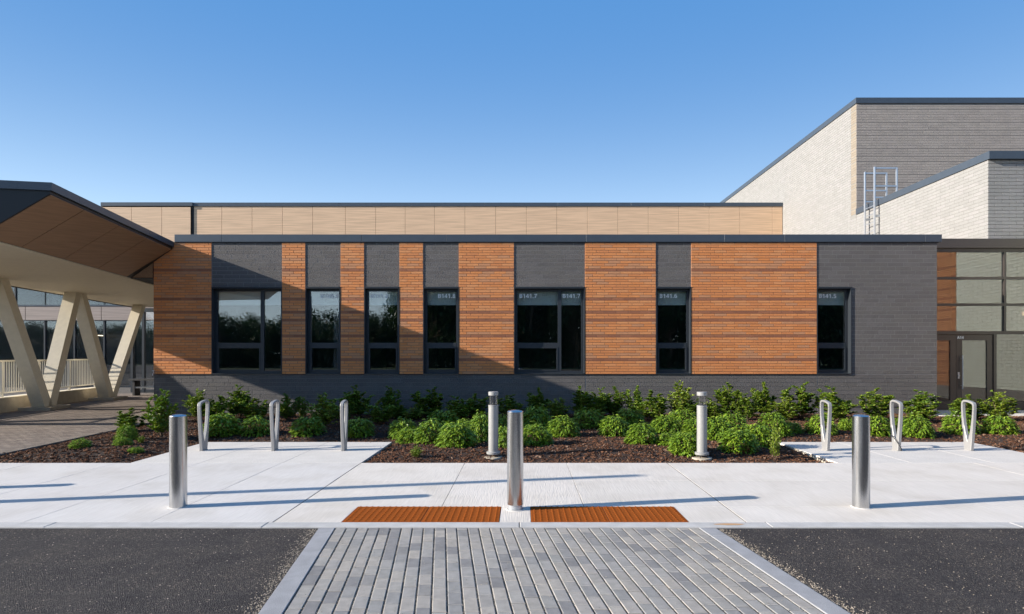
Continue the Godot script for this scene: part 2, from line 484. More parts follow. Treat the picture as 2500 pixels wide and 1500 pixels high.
func make_crosswalk() -> void:
	var cw := thing("crosswalk", Vector3.ZERO, "crossing of grey concrete pavers between two granite edgings", "crosswalk", "", "structure")
	var b := MB.new()
	flat(b, [[cross_x(-1.72, KERB_FRONT), KERB_FRONT], [cross_x(1.625, KERB_FRONT), KERB_FRONT], [cross_x(1.625, -2.0), -2.0], [cross_x(-1.72, -2.0), -2.0]], 0.0012)
	part("joint_sand", b.mesh(), M.joint, cw)
	# frame of the pavers: local x across, local y away from the camera, face up
	var along := Vector3(CROSS, 0, -1).normalized()
	var across := Vector3(1, 0, 0)
	var xf := Transform3D(Basis(across, along, Vector3.UP), Vector3(-1.715, 0.006, -KERB_FRONT))
	var list := []
	var cols := 33
	var pw := 3.334 / cols
	var base := Color(0.375, 0.36, 0.34)
	var dark := Color(0.275, 0.268, 0.265)
	var warm := Color(0.42, 0.39, 0.35)
	for k in cols:
		var y := 0.004
		var first := true
		var off: float = [0.0, 0.12, 0.05, 0.16][k % 4] + rng.randf_range(-0.02, 0.02)
		while y < 7.6:
			var len := 0.198 + rng.randf_range(-0.003, 0.003)
			if first: len = 0.2 - off if off < 0.16 else 0.045
			first = false
			var c := base.lerp(warm, floorf(rng.randf() * 4.0) / 3.0)
			if rng.randf() < 0.28: c = base.lerp(dark, rng.randi_range(2, 4) * 0.25)
			if rng.randf() < 0.3: c = Color(c.r * 0.93, c.g * 0.93, c.b * 0.93)
			var w := Transform3D(xf.basis, xf.origin + Vector3.UP * rng.randf_range(-0.0015, 0.0015))
			list.append([k * pw + 0.0055, (k + 1) * pw - 0.0055, -y - len + 0.0036, -y - 0.0036, c, w])
			y += len
	lay(list, "paver", "near_pavers", func(_e): return cw, cw, M.paver, 0.055, 0.004, func(e): return (0.0 if e[3] > -2.05 else 100.0) + e[3] * -0.01 + absf((e[0] + e[1]) * 0.5 - 1.7))
	# granite edging stones
	for side in [[-1.873, -1.715, [0.0, 2.6, 5.2, 7.6]], [1.619, 1.777, [0.0, 0.25, 2.4, 4.9, 7.6]]]:
		for i in side[2].size() - 1:
			var s := MB.new()
			s.xf = Transform3D(Basis(across, along, Vector3.UP), Vector3(0, 0.010, -KERB_FRONT))
			s.slab(side[0] + 0.004, side[1] - 0.004, -side[2][i + 1] + 0.004, -side[2][i] - 0.003, 0, 0.08, 0.004)
			part("edging_stone", s.mesh(), M.edging_granite, cw)
	# grit lying in the open joints
	var st := MB.new()
	st.lathe([Vector2(0, -0.3), Vector2(0.5, -0.15), Vector2(0.42, 0.25), Vector2(0, 0.4)], 5)
	var mm := MultiMesh.new()
	mm.transform_format = MultiMesh.TRANSFORM_3D
	mm.use_colors = true
	mm.mesh = st.mesh()
	mm.instance_count = 9000
	for i in mm.instance_count:
		var k := rng.randi_range(0, cols)
		var p := xf * Vector3(k * pw + rng.randf_range(-0.007, 0.007), -pow(rng.randf(), 0.8) * 2.6, 0)
		if i % 8 == 0: p = xf * Vector3(rng.randf() * 3.3, -rng.randf() * 2.6, 0)
		var s := rng.randf_range(0.003, 0.0075)
		mm.set_instance_transform(i, Transform3D(Basis(Vector3.UP, rng.randf() * TAU).scaled(Vector3(s, s, s)), Vector3(p.x, (0.0 if i % 8 else 0.006) + s * 0.2, p.z)))
		var t := rng.randf_range(0.3, 1.0)
		mm.set_instance_color(i, Color(0.42 * t, 0.37 * t, 0.30 * t))
	var mi := MultiMeshInstance3D.new()
	mi.name = "joint_grit"
	mi.multimesh = mm
	mi.material_override = M.chip
	cw.add_child(mi)
	mi.set_meta("kind", "stuff")

func slab_of(x0: float, x1: float, d0: float, d1: float, top: float, ch := 0.005, deep := 0.1) -> ArrayMesh:
	var b := MB.new()
	# each pour of concrete has its own tone: greyer at the canopy end, whiter at the doors end
	var t := rng.randf_range(0.955, 1.0)
	b.col = Color(0.925, 0.94, 0.965) * t if x1 < -2.3 else Color(1.0, 0.99, 0.97) * t
	b.col.a = 1.0
	b.xf = Transform3D(Basis(Vector3.RIGHT, Vector3(0, 0, -1), Vector3.UP), Vector3(0, top, 0))
	b.slab(x0, x1, d0, d1, 0, deep, ch)
	return b.mesh()

func make_sidewalk() -> void:
	var sw := thing("sidewalk", Vector3.ZERO, "broom-finished white concrete sidewalk in front of the planting bed", "sidewalk", "", "structure")
	var g := 0.0025
	var xs := [-14.33, -13.13, -11.93, -10.73, -9.53, -8.33, -7.13, -5.93, -4.72, -3.52, -2.36]
	for i in xs.size() - 1:
		part("slab", slab_of(xs[i] + g, xs[i + 1] - (0.006 if i == xs.size() - 2 else g), KERB_BACK + 0.003, WALK_BACK - 0.002, 0.013, 0.0015), M.concrete, sw)
	xs = [-2.36, -0.84, 0.645, 2.12, 6.6, 11.1, 15.6]
	for i in xs.size() - 1:
		var a: float = xs[i] + (0.006 if i == 0 or i == 3 else g)
		var c: float = xs[i + 1] - (0.006 if i == 2 else g)
		part("slab", slab_of(a, c, 7.742, WALK_BACK - 0.002, 0.013, 0.0015), M.concrete, sw)
		part("slab", slab_of(a, c, 6.402, 7.738, 0.013, 0.0015), M.concrete, sw)
		if i > 2: part("slab", slab_of(a, c, KERB_BACK + 0.003, 6.398, 0.013, 0.0015), M.concrete, sw)
	for q in [[-2.354, -1.716], [-0.215, 0.082], [1.581, 2.114]]:
		part("slab", slab_of(q[0], q[1], KERB_BACK + 0.003, 6.398, 0.013, 0.0015), M.concrete, sw)
	var b := MB.new()
	flat(b, [[-20, KERB_BACK], [18, KERB_BACK], [18, WALK_BACK], [-20, WALK_BACK]], 0.0105)
	part("joint_filler", b.mesh(), M.joint, sw)
	# pads under the bike racks
	var pad := thing("path", Vector3.ZERO, "smooth concrete pad carrying three bike racks near the canopy", "pad", "bike rack pads", "structure")
	for q in [[-5.74, -4.71], [-4.71, -3.51], [-3.51, -2.36]]:
		part("slab", slab_of(q[0] + g, q[1] - g, WALK_BACK + 0.003, PAD_BACK, 0.014, 0.002), M.trowelled, pad)
	pad = thing("path", Vector3.ZERO, "smooth concrete pad carrying the bike racks near the entrance doors", "pad", "bike rack pads", "structure")
	for q in [[4.62, 5.7], [5.7, 6.9], [6.9, 8.1]]:
		part("slab", slab_of(q[0] + g, q[1] - g, WALK_BACK + 0.003, PAD_BACK, 0.014, 0.002), M.trowelled, pad)
	# broken mortar edge along the second pad
	var eb := MB.new()
	for i in 34:
		var t := i / 33.0
		var x := 4.6 - 0.14 * t + rng.randf_range(-0.02, 0.02)
		var d := PAD_BACK - 0.5 - 1.6 * t
		var s := rng.randf_range(0.006, 0.018)
		eb.xf = Transform3D(Basis(Vector3.UP, rng.randf() * TAU), Vector3(x, 0.0, -d))
		eb.lathe([Vector2(s * 1.2, 0), Vector2(s, 0.02 + s * 0.2), Vector2(0, 0.03 + s * 0.25)], 6)
	part("broken_edge", eb.mesh(), M.cast_concrete, pad)
	# granite kerb
	var kb := thing("kerb", Vector3.ZERO, "flush pale granite kerb between sidewalk and road", "kerb", "", "structure")
	var ks := [-11.0, -8.7, -6.6, -4.4, -2.4, -0.025, 2.3, 4.6, 7.0, 9.4, 12.0]
	for i in ks.size() - 1:
		var o := part("kerb_stone", slab_of(ks[i] + 0.003, ks[i + 1] - 0.003, KERB_FRONT + 0.002, KERB_BACK - 0.001, 0.014, 0.006), M.granite, kb)
		if i == 5:
			var s := MB.new()
			var ring := []
			for k in 14:
				var a := TAU * k / 14
				ring.append([1.93 + cos(a) * 0.15 * rng.randf_range(0.75, 1.0), 5.735 + sin(a) * 0.035 * rng.randf_range(0.7, 1.0)])
			flat(s, ring, 0.0152)
			part("rust_stain", s.mesh(), M.rust_stain, o)
	# landing at the doors
	var ld := thing("path", Vector3.ZERO, "white concrete landing in front of the glass doors", "landing", "", "structure")
	part("slab", slab_of(10.75, 14.95, 15.2, 17.3, 0.03, 0.008), M.trowelled, ld)

func plaza_x(d: float) -> float: return -8.36 - 0.081 * (d - 9.0)

func make_plaza() -> void:
	var pz := thing("plaza", Vector3.ZERO, "brown grey brick paving under the canopy", "paving", "", "structure")
	var b := MB.new()
	flat(b, [[plaza_x(WALK_BACK), WALK_BACK], [-40, WALK_BACK], [-40, 34], [plaza_x(34), 34]], -0.012)
	part("bedding", b.mesh(), M.bedding, pz)
	var list := []
	var xf := Transform3D(Basis(Vector3.RIGHT, Vector3(0, 0, -1), Vector3.UP), Vector3(0, 0.012, 0))
	var r := 0
	var d := WALK_BACK + 0.01
	var base := Color(0.245, 0.205, 0.175)
	while d < 25.0:
		var x := plaza_x(d) - (0.1 if r % 2 else 0.2)
		var x_end := maxf(-17.5, -0.92 * d)
		while x > x_end:
			var c := vary(base, 0.16)
			list.append([x + 0.002, x + 0.198, d + 0.003, d + 0.101, c, xf])
			x -= 0.2
		d += 0.104
		r += 1
	lay(list, "paver", "pavers", func(_e): return pz, pz, M.paver, 0.05, 0.003, func(e): return e[2] + absf(e[0] + 8.5) * 0.3)
	# soldier edge beside the bed
	var e := MB.new()
	e.xf = xf
	for i in 60:
		var dd := WALK_BACK + 0.01 + i * 0.115
		e.col = vary(base, 0.12)
		e.slab(plaza_x(dd) + 0.005, plaza_x(dd) + 0.1, dd, dd + 0.111, 0.002, 0.05, 0.003)
	part("border_pavers", e.mesh(), M.paver, pz).set_meta("kind", "stuff")

# signed distance to the nearest concrete (positive on the bed)
func bed_dist(x: float, d: float) -> float:
	var best := d - WALK_BACK
	for q in [[-5.74, -2.36], [4.62, 8.1]]:
		var dx := maxf(q[0] - x, x - q[1])
		var dd := d - PAD_BACK
		var s := maxf(dx, dd)
		if dx > 0 and dd > 0: s = sqrt(dx * dx + dd * dd)
		best = minf(best, s)
	best = minf(best, (x - plaza_x(d) - 0.1))
	if d > 15.2: best = minf(best, maxf(10.75 - x, x - 15.0))
	return best

var bed_noise: FastNoiseLite
func bed_h(x: float, d: float) -> float:
	var s := bed_dist(x, d)
	if s < 0: return -0.05
	return -0.012 + 0.085 * smoothstep(0.0, 0.9, s) + 0.018 * smoothstep(0, 0.2, s) * bed_noise.get_noise_2d(x * 100, d * 100)

func make_mulch() -> void:
	bed_noise = noise(77, 0.02, FastNoiseLite.TYPE_SIMPLEX, 3)
	var bd := thing("planting_bed", Vector3.ZERO, "planting bed of dark brown bark mulch along the building", "planting bed", "", "structure")
	var b := MB.new()
	var st := 0.1
	var nx := int(24.0 / st)
	var nd := int(6.9 / st)
	var hs := []
	for i in nx + 1:
		var row := PackedFloat32Array()
		for k in nd + 1: row.append(bed_h(-9.2 + i * st, WALK_BACK + k * st))
		hs.append(row)
	for i in nx:
		for k in nd:
			if hs[i][k] < -0.045 and hs[i + 1][k] < -0.045 and hs[i][k + 1] < -0.045 and hs[i + 1][k + 1] < -0.045: continue
			var x := -9.2 + i * st; var d := WALK_BACK + k * st
			b.quad(Vector3(x, hs[i][k], -d), Vector3(x + st, hs[i + 1][k], -d), Vector3(x + st, hs[i + 1][k + 1], -d - st), Vector3(x, hs[i][k + 1], -d - st))
	part("mulch", b.mesh(), M.mulch, bd)
	var ch := MB.new()
	ch.box(Vector3(-0.5, -0.12, -0.16), Vector3(0.5, 0.12, 0.16))
	var mm := MultiMesh.new()
	mm.transform_format = MultiMesh.TRANSFORM_3D
	mm.use_colors = true
	mm.mesh = ch.mesh()
	var tf := []
	var cl := []
	while tf.size() < 62000:
		var d := WALK_BACK + 6.8 * pow(rng.randf(), 1.25)
		var x := rng.randf_range(-9.2, 13.0)
		var s := bed_dist(x, d)
		if s < 0.012:
			if s < -0.05 or rng.randf() > 0.02: continue
		var L := rng.randf_range(0.018, 0.055)
		var bs := Basis(Vector3.UP, rng.randf() * TAU) * Basis(Vector3(0, 0, 1), rng.randfn(0, 0.35)) * Basis(Vector3(1, 0, 0), rng.randfn(0, 0.5))
		var y := bed_h(x, d) + 0.006 if s >= 0.012 else 0.018
		tf.append(Transform3D(bs.scaled_local(Vector3(L, L * 0.55, L * rng.randf_range(0.7, 1.6))), Vector3(x, y, -d)))
		var t := rng.randf()
		var c := Color(0.060, 0.028, 0.017).lerp(Color(0.15, 0.075, 0.045), t)
		if rng.randf() < 0.10: c = Color(0.26, 0.17, 0.12) * rng.randf_range(0.6, 1.1)
		c.a = 1.0
		cl.append(c)
	mm.instance_count = tf.size()
	for i in tf.size():
		mm.set_instance_transform(i, tf[i])
		mm.set_instance_color(i, cl[i])
	var mi := MultiMeshInstance3D.new()
	mi.name = "bark_chips"
	mi.multimesh = mm
	mi.material_override = M.chip
	bd.add_child(mi)
	mi.set_meta("kind", "stuff")

# ---------------------------------------------------------------- street front
const BRICKS := [[374.0, 516.0], [687.7, 745.3], [830.8, 889.0], [974.6, 1033.2], [1119.8, 1255.4], [1428.0, 1601.8], [1687.6, 1995.0]]
const WINS := [[516.0, 687.7], [745.3, 830.8], [889.0, 974.6], [1033.2, 1119.8], [1255.4, 1428.0], [1601.8, 1687.6]]
const Y_BASE := 1.093
const Y_TOP := 4.49
const Y_HEAD := 3.345

func make_main_building() -> void:
	var bld := thing("school_wing", Vector3(0, 0, -DF), "low building with orange brick panels, dark grey block and room-numbered windows", "building")
	var list := []
	var panel_of := {}
	var orange := Color(0.53, 0.215, 0.088)
	var tints := [Color(0.68, 0.255, 0.085), Color(0.71, 0.275, 0.096), Color(0.64, 0.245, 0.088), Color(0.70, 0.295, 0.115), Color(0.57, 0.27, 0.13)]
	var brown := [Color(0.33, 0.130, 0.068), Color(0.36, 0.147, 0.078), Color(0.30, 0.12, 0.063)]
	var dark_rows := [10, 21, 26, 29, 35, 44]
	var row_mix := {}
	for r in 50: row_mix[r] = rng.randf()
	for q in BRICKS:
		var x0 := fx(q[0]); var x1 := fx(q[1])
		var b := MB.new()
		b.box(Vector3(x0 + 0.002, Y_BASE + 0.002, -0.34), Vector3(x1 - 0.002, Y_TOP, -0.008))
		var pn := part("brick_panel", b.mesh(), M.brick_mortar, bld)
		var n0 := list.size()
		courses(list, Transform3D(), x0, x1, Y_BASE, Y_TOP, 0.0678, 0.3048, 0.0115,
			func(r):
				if r in dark_rows: return brown[rng.randi_range(0, 2)]
				return tints[4 if rng.randf() < (0.40 if row_mix[r] > 0.84 else 0.05) else rng.randi_range(0, 3)],
			func(r): return [0.205, 0.10, 0.0, 0.10][r % 4] + (0.003 if r % 3 == 0 else 0.0))
		for k in range(n0, list.size()): panel_of[list[k]] = pn
	var owner := {}
	for e in list: owner["%.3f_%.3f" % [e[0], e[2]]] = panel_of[e]
	lay(list, "brick", "brickwork", func(e): return owner["%.3f_%.3f" % [e[0], e[2]]], bld, M.brick, 0.014, 0.002, func(e): return absf((e[0] + e[1]) * 0.5 - 1.7) + absf(e[2] - 2.6) * 0.2)
	# grey block: fields above the windows, the field at the end and the plinth
	list = []
	var gz := -0.014
	var gxf := Transform3D(Basis(), Vector3(0, 0, gz))
	var dk := Color(0.146, 0.138, 0.132)
	var gt := func(_r): return vary(dk, 0.07)
	var ph := func(r): return [0.0, 0.203, 0.10, 0.30][r % 4]
	var back := MB.new()
	for q in WINS:
		var x0 := fx(q[0]); var x1 := fx(q[1])
		back.box(Vector3(x0 - 0.002, Y_HEAD, -0.34), Vector3(x1 + 0.002, Y_TOP, gz - 0.0025))
		courses(list, gxf, x0 + 0.004, x1 - 0.004, Y_HEAD, Y_TOP, 0.1016, 0.4064, 0.007, gt, ph)
	var xg0 := fx(1995.0); var xg1 := fx(2289.5); var xgw := fx(2079.5)
	back.box(Vector3(xg0, Y_HEAD, -0.34), Vector3(xg1 - 0.01, Y_TOP, gz - 0.0025))
	back.box(Vector3(xgw, Y_BASE, -0.34), Vector3(xg1 - 0.01, Y_HEAD, gz - 0.0025))
	courses(list, gxf, xg0 + 0.004, xg1, Y_HEAD, Y_TOP, 0.1016, 0.4064, 0.007, gt, ph)
	courses(list, gxf, xgw, xg1, Y_BASE, Y_HEAD, 0.1016, 0.4064, 0.007, gt, ph)
	var xl := fx(374.0)
	back.box(Vector3(xl, -0.1, -0.34), Vector3(xg1 - 0.01, Y_BASE, gz - 0.0065))
	var j1 := fx(1429.5); var j2 := fx(1997.0)
	for q in [[xl, j1 - 0.006], [j1 + 0.006, j2 - 0.006], [j2 + 0.006, xg1]]:
		courses(list, gxf, q[0], q[1], 0.262, Y_BASE - 0.012, 0.1016, 0.4064, 0.006, gt, ph)
		courses(list, Transform3D(Basis(), Vector3(0, 0, gz - 0.004)), q[0], q[1], -0.05, 0.252, 0.1016, 0.4064, 0.006, gt, ph)
	part("block_wall", back.mesh(), M.block_mortar, bld)
	lay(list, "grey_block", "grey_blockwork", func(_e): return bld, bld, M.block, 0.012, 0.002, func(e): return absf((e[0] + e[1]) * 0.5 - 8.6) + (50.0 if e[2] < 0.4 else 0.0))
	var dr := MB.new()
	dr.box(Vector3(xl, 0.253, gz - 0.02), Vector3(xg1, 0.259, gz + 0.008))
	part("drip_edge", dr.mesh(), M.trim_metal, bld)
	var sh := MB.new()
	for q in BRICKS: sh.box(Vector3(fx(q[0]), Y_BASE - 0.010, -0.03), Vector3(fx(q[1]), Y_BASE + 0.001, 0.004))
	part("shelf_angle", sh.mesh(), M.black_metal, bld)
	# windows
	var names := ["", "B100.4", "B141.8", "B141.8", "B141.7", "B141.6"]
	for i in WINS.size():
		var q: Array = WINS[i]
		var split := 0.0
		if i == 0: split = fx(634.3)
		if i == 4: split = fx(1367.0)
		add_window(bld, fx(q[0]), fx(q[1]), split, names[i], i == 1 or i == 3)
	add_window(bld, fx(1995.0), fx(2079.5), 0.0, "B141.5", false)
	# coping
	var joints := [-8.95, -7.74, -4.13, -1.95, 1.64, 5.2, 6.75, 10.37, 10.80]
	for i in joints.size() - 1:
		var cb := MB.new()
		cb.xf = Transform3D(Basis(Vector3.RIGHT, Vector3.UP, Vector3.BACK), Vector3(0, 0, 0.026))
		cb.slab(joints[i] + 0.002, joints[i + 1] - 0.002, 4.497, 4.69, 0, 0.5, 0.004)
		part("coping", cb.mesh(), M.slate_metal, bld)
	var rb := MB.new()
	rb.box(Vector3(-8.95, 4.478, -0.30), Vector3(10.72, 4.52, 0.008))
	part("coping_reveal", rb.mesh(), M.black_metal, bld)
	var tap := MB.new()
	var tx := fx(374.0) + 0.03
	tap.tube([Vector3(tx, Y_BASE + 0.03, -0.01), Vector3(tx, Y_BASE + 0.03, 0.07), Vector3(tx, Y_BASE - 0.03, 0.085)], 0.012, 8)
	tap.tube([Vector3(tx, Y_BASE + 0.03, 0.04), Vector3(tx, Y_BASE + 0.085, 0.04)], 0.007, 6)
	tap.box(Vector3(tx - 0.035, Y_BASE + 0.083, 0.030), Vector3(tx + 0.035, Y_BASE + 0.095, 0.050))
	part("hose_tap", tap.mesh(), M.galvanised, bld)
	# shell behind the street front
	var s := MB.new()
	s.box(Vector3(-9.5, 3.6, -15.2), Vector3(10.66, 4.42, -0.36))
	s.box(Vector3(10.66, 4.2, -15.2), Vector3(13.1, 4.40, -5.8))
	part("roof", s.mesh(), M.roofing, bld)
	s = MB.new()
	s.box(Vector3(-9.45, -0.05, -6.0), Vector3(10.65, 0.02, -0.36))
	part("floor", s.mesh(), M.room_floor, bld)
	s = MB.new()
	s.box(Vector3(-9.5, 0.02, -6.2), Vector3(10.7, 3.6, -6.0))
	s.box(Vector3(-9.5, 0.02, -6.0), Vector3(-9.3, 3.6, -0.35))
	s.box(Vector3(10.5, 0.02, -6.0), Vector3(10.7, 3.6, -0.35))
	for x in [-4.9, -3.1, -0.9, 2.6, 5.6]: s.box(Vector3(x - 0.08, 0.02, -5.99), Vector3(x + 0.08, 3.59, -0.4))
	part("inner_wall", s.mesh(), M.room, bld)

func add_window(bld: Node3D, x0: float, x1: float, split: float, text: String, text_right: bool) -> void:
	var y0 := Y_BASE + 0.002; var y1 := Y_HEAD - 0.004
	var zi := -0.215
	var b := MB.new()
	var t := 0.018
	# lining of the opening
	b.box(Vector3(x0, y0, zi), Vector3(x0 + t, y1, 0.006))
	b.box(Vector3(x1 - t, y0, zi), Vector3(x1, y1, 0.006))
	b.box(Vector3(x0 + t, y0, zi), Vector3(x1 - t, y0 + t, 0.012))
	b.box(Vector3(x0 + t, y1 - t - 0.02, zi), Vector3(x1 - t, y1 - 0.002, 0.008))
	var f := 0.062
	var za := zi; var zb := zi + 0.07
	var ax := x0 + t; var bx := x1 - t
	var ay := y0 + t; var by := y1 - t - 0.02
	b.box(Vector3(ax, ay, za), Vector3(ax + f, by, zb))
	b.box(Vector3(bx - f, ay, za), Vector3(bx, by, zb))
	b.box(Vector3(ax + f, ay, za), Vector3(bx - f, ay + f, zb))
	b.box(Vector3(ax + f, by - f, za), Vector3(bx - f, by, zb))
	var tr0 := fy(845.5) - 0.02; var tr1 := fy(835.2) - 0.02
	var right_of_transom := bx - f
	if split != 0.0:
		b.box(Vector3(split - 0.045, ay + f, za), Vector3(split + 0.045, by - f, zb + 0.004))
		right_of_transom = split - 0.045
	b.box(Vector3(ax + f, tr0, za), Vector3(right_of_transom, tr1, zb + 0.003))
	# opening sash under the transom
	var sx0 := ax + f; var sx1 := right_of_transom
	var sy0 := ay + f; var sy1 := tr0
	var sw := 0.034
	b.box(Vector3(sx0, sy0, za + 0.01), Vector3(sx0 + sw, sy1, zb + 0.012))
	b.box(Vector3(sx1 - sw, sy0, za + 0.01), Vector3(sx1, sy1, zb + 0.012))
	b.box(Vector3(sx0 + sw, sy0, za + 0.01), Vector3(sx1 - sw, sy0 + sw, zb + 0.012))
	b.box(Vector3(sx0 + sw, sy1 - sw, za + 0.01), Vector3(sx1 - sw, sy1, zb + 0.012))
	var w := part("window", b.mesh(), M.window_frame, bld)
	var tb := MB.new()
	tb.box(Vector3(x0 - 0.004, y1, -0.03), Vector3(x1 + 0.004, Y_HEAD - 0.001, 0.014))
	part("head_trim", tb.mesh(), M.trim_metal, w)
	var panes := [[sx0 + sw, sx1 - sw, sy0 + sw, sy1 - sw], [sx0, sx1, tr1, by - f]]
	if split != 0.0: panes.append([split + 0.045, bx - f, ay + f, by - f])
	var zg := zi + 0.03
	for i in panes.size():
		var p: Array = panes[i]
		var g := MB.new()
		g.box(Vector3(p[0], p[2], zg), Vector3(p[1], p[3], zg + 0.006))
		g.box(Vector3(p[0], p[2], zg + 0.018), Vector3(p[1], p[3], zg + 0.024))
		g.box(Vector3(p[0], p[2], zg + 0.009), Vector3(p[1], p[3], zg + 0.015))
		part("pane", g.mesh(), M.glass, w)
		if i == 0: continue
		var sb := MB.new()
		sb.box(Vector3(p[0] - 0.02, fy(742.3) + 0.0, zi - 0.06), Vector3(p[1] + 0.02, by, zi - 0.055))
		sb.box(Vector3(p[0] - 0.02, fy(742.3) - 0.012, zi - 0.064), Vector3(p[1] + 0.02, fy(742.3), zi - 0.050))
		part("roller_shade", sb.mesh(), M.shade_cloth, w)
		if text:
			var tm := make_text(text, 0.150)
			var wd := tm.get_aabb().size.x
			var at: float = p[0] + 0.045 + wd * 0.5 if not text_right else p[1] - 0.03 - wd * 0.5
			if split != 0.0: at = p[0] + 0.05 + wd * 0.5 if i == 1 else (p[0] + p[1]) * 0.5
			part("lettering", tm, M.lettering, w, Vector3(at, fy(722.3) + 0.005, zg + 0.0262))

func make_text(s: String, em: float) -> TextMesh:
	var key := "text_" + s
	if not cache.has(key):
		var fnt := SystemFont.new()
		fnt.font_names = PackedStringArray(["Droid Sans"])
		fnt.font_weight = 700
		var tm := TextMesh.new()
		tm.text = s
		tm.font = fnt
		tm.font_size = 64
		tm.pixel_size = em / 64.0
		tm.depth = 0.002
		tm.curve_step = 4
		cache[key] = tm
	return cache[key]

# ---------------------------------------------------------------- set-back volume with wood panels
const DW := 31.1
func make_upper_block() -> void:
	var sw := F / DW
	var up := thing("clerestory_block", Vector3(0, 0, -DW), "set-back upper storey clad in pale wood-grain panels with slate coping", "building")
	var px := [250.0, 322.0, 396.0, 471.0]
	var y0 := 4.6; var y1 := EYE + (HY - 504.5) * DW / F
	for i in px.size() - 1:
		var b := MB.new()
		b.slab((px[i] - CX) / sw + 0.008, (px[i + 1] - CX) / sw - (0.10 if i == 2 else 0.008), y0, y1 - 0.04, 0.06, 0.04, 0.003)
		part("panel", b.mesh(), M.wood_panel, up)
	px = [473.0, 541.0, 615.0, 689.0, 763.0, 843.0, 917.0, 989.0, 1060.5, 1135.0, 1210.0, 1285.0, 1359.5, 1434.0, 1508.5, 1583.0, 1657.5, 1732.0, 1806.5, 1886.0, 1911.0]
	for i in px.size() - 1:
		var b := MB.new()
		b.slab((px[i] - CX) / sw + 0.008, (px[i + 1] - CX) / sw - 0.008, y0, y1, 0, 0.04, 0.003)
		part("panel", b.mesh(), M.wood_panel, up)
	var c := MB.new()
	c.box(Vector3(-24, -0.05, -16.0), Vector3(13.16, y1 + 0.02, -0.045))
	part("wall", c.mesh(), M.black_metal, up)
	var js := [-21.3, -16.66, -13.0, -9.3, -5.6, -1.9, 1.8, 5.5, 9.2, 13.19]
	for i in js.size() - 1:
		var b := MB.new()
		b.slab(js[i] + 0.002, js[i + 1] - 0.002, y1 + 0.008, y1 + 0.195, 0.035 if i else 0.09, 0.6, 0.004)
		part("coping", b.mesh(), M.slate_metal, up)

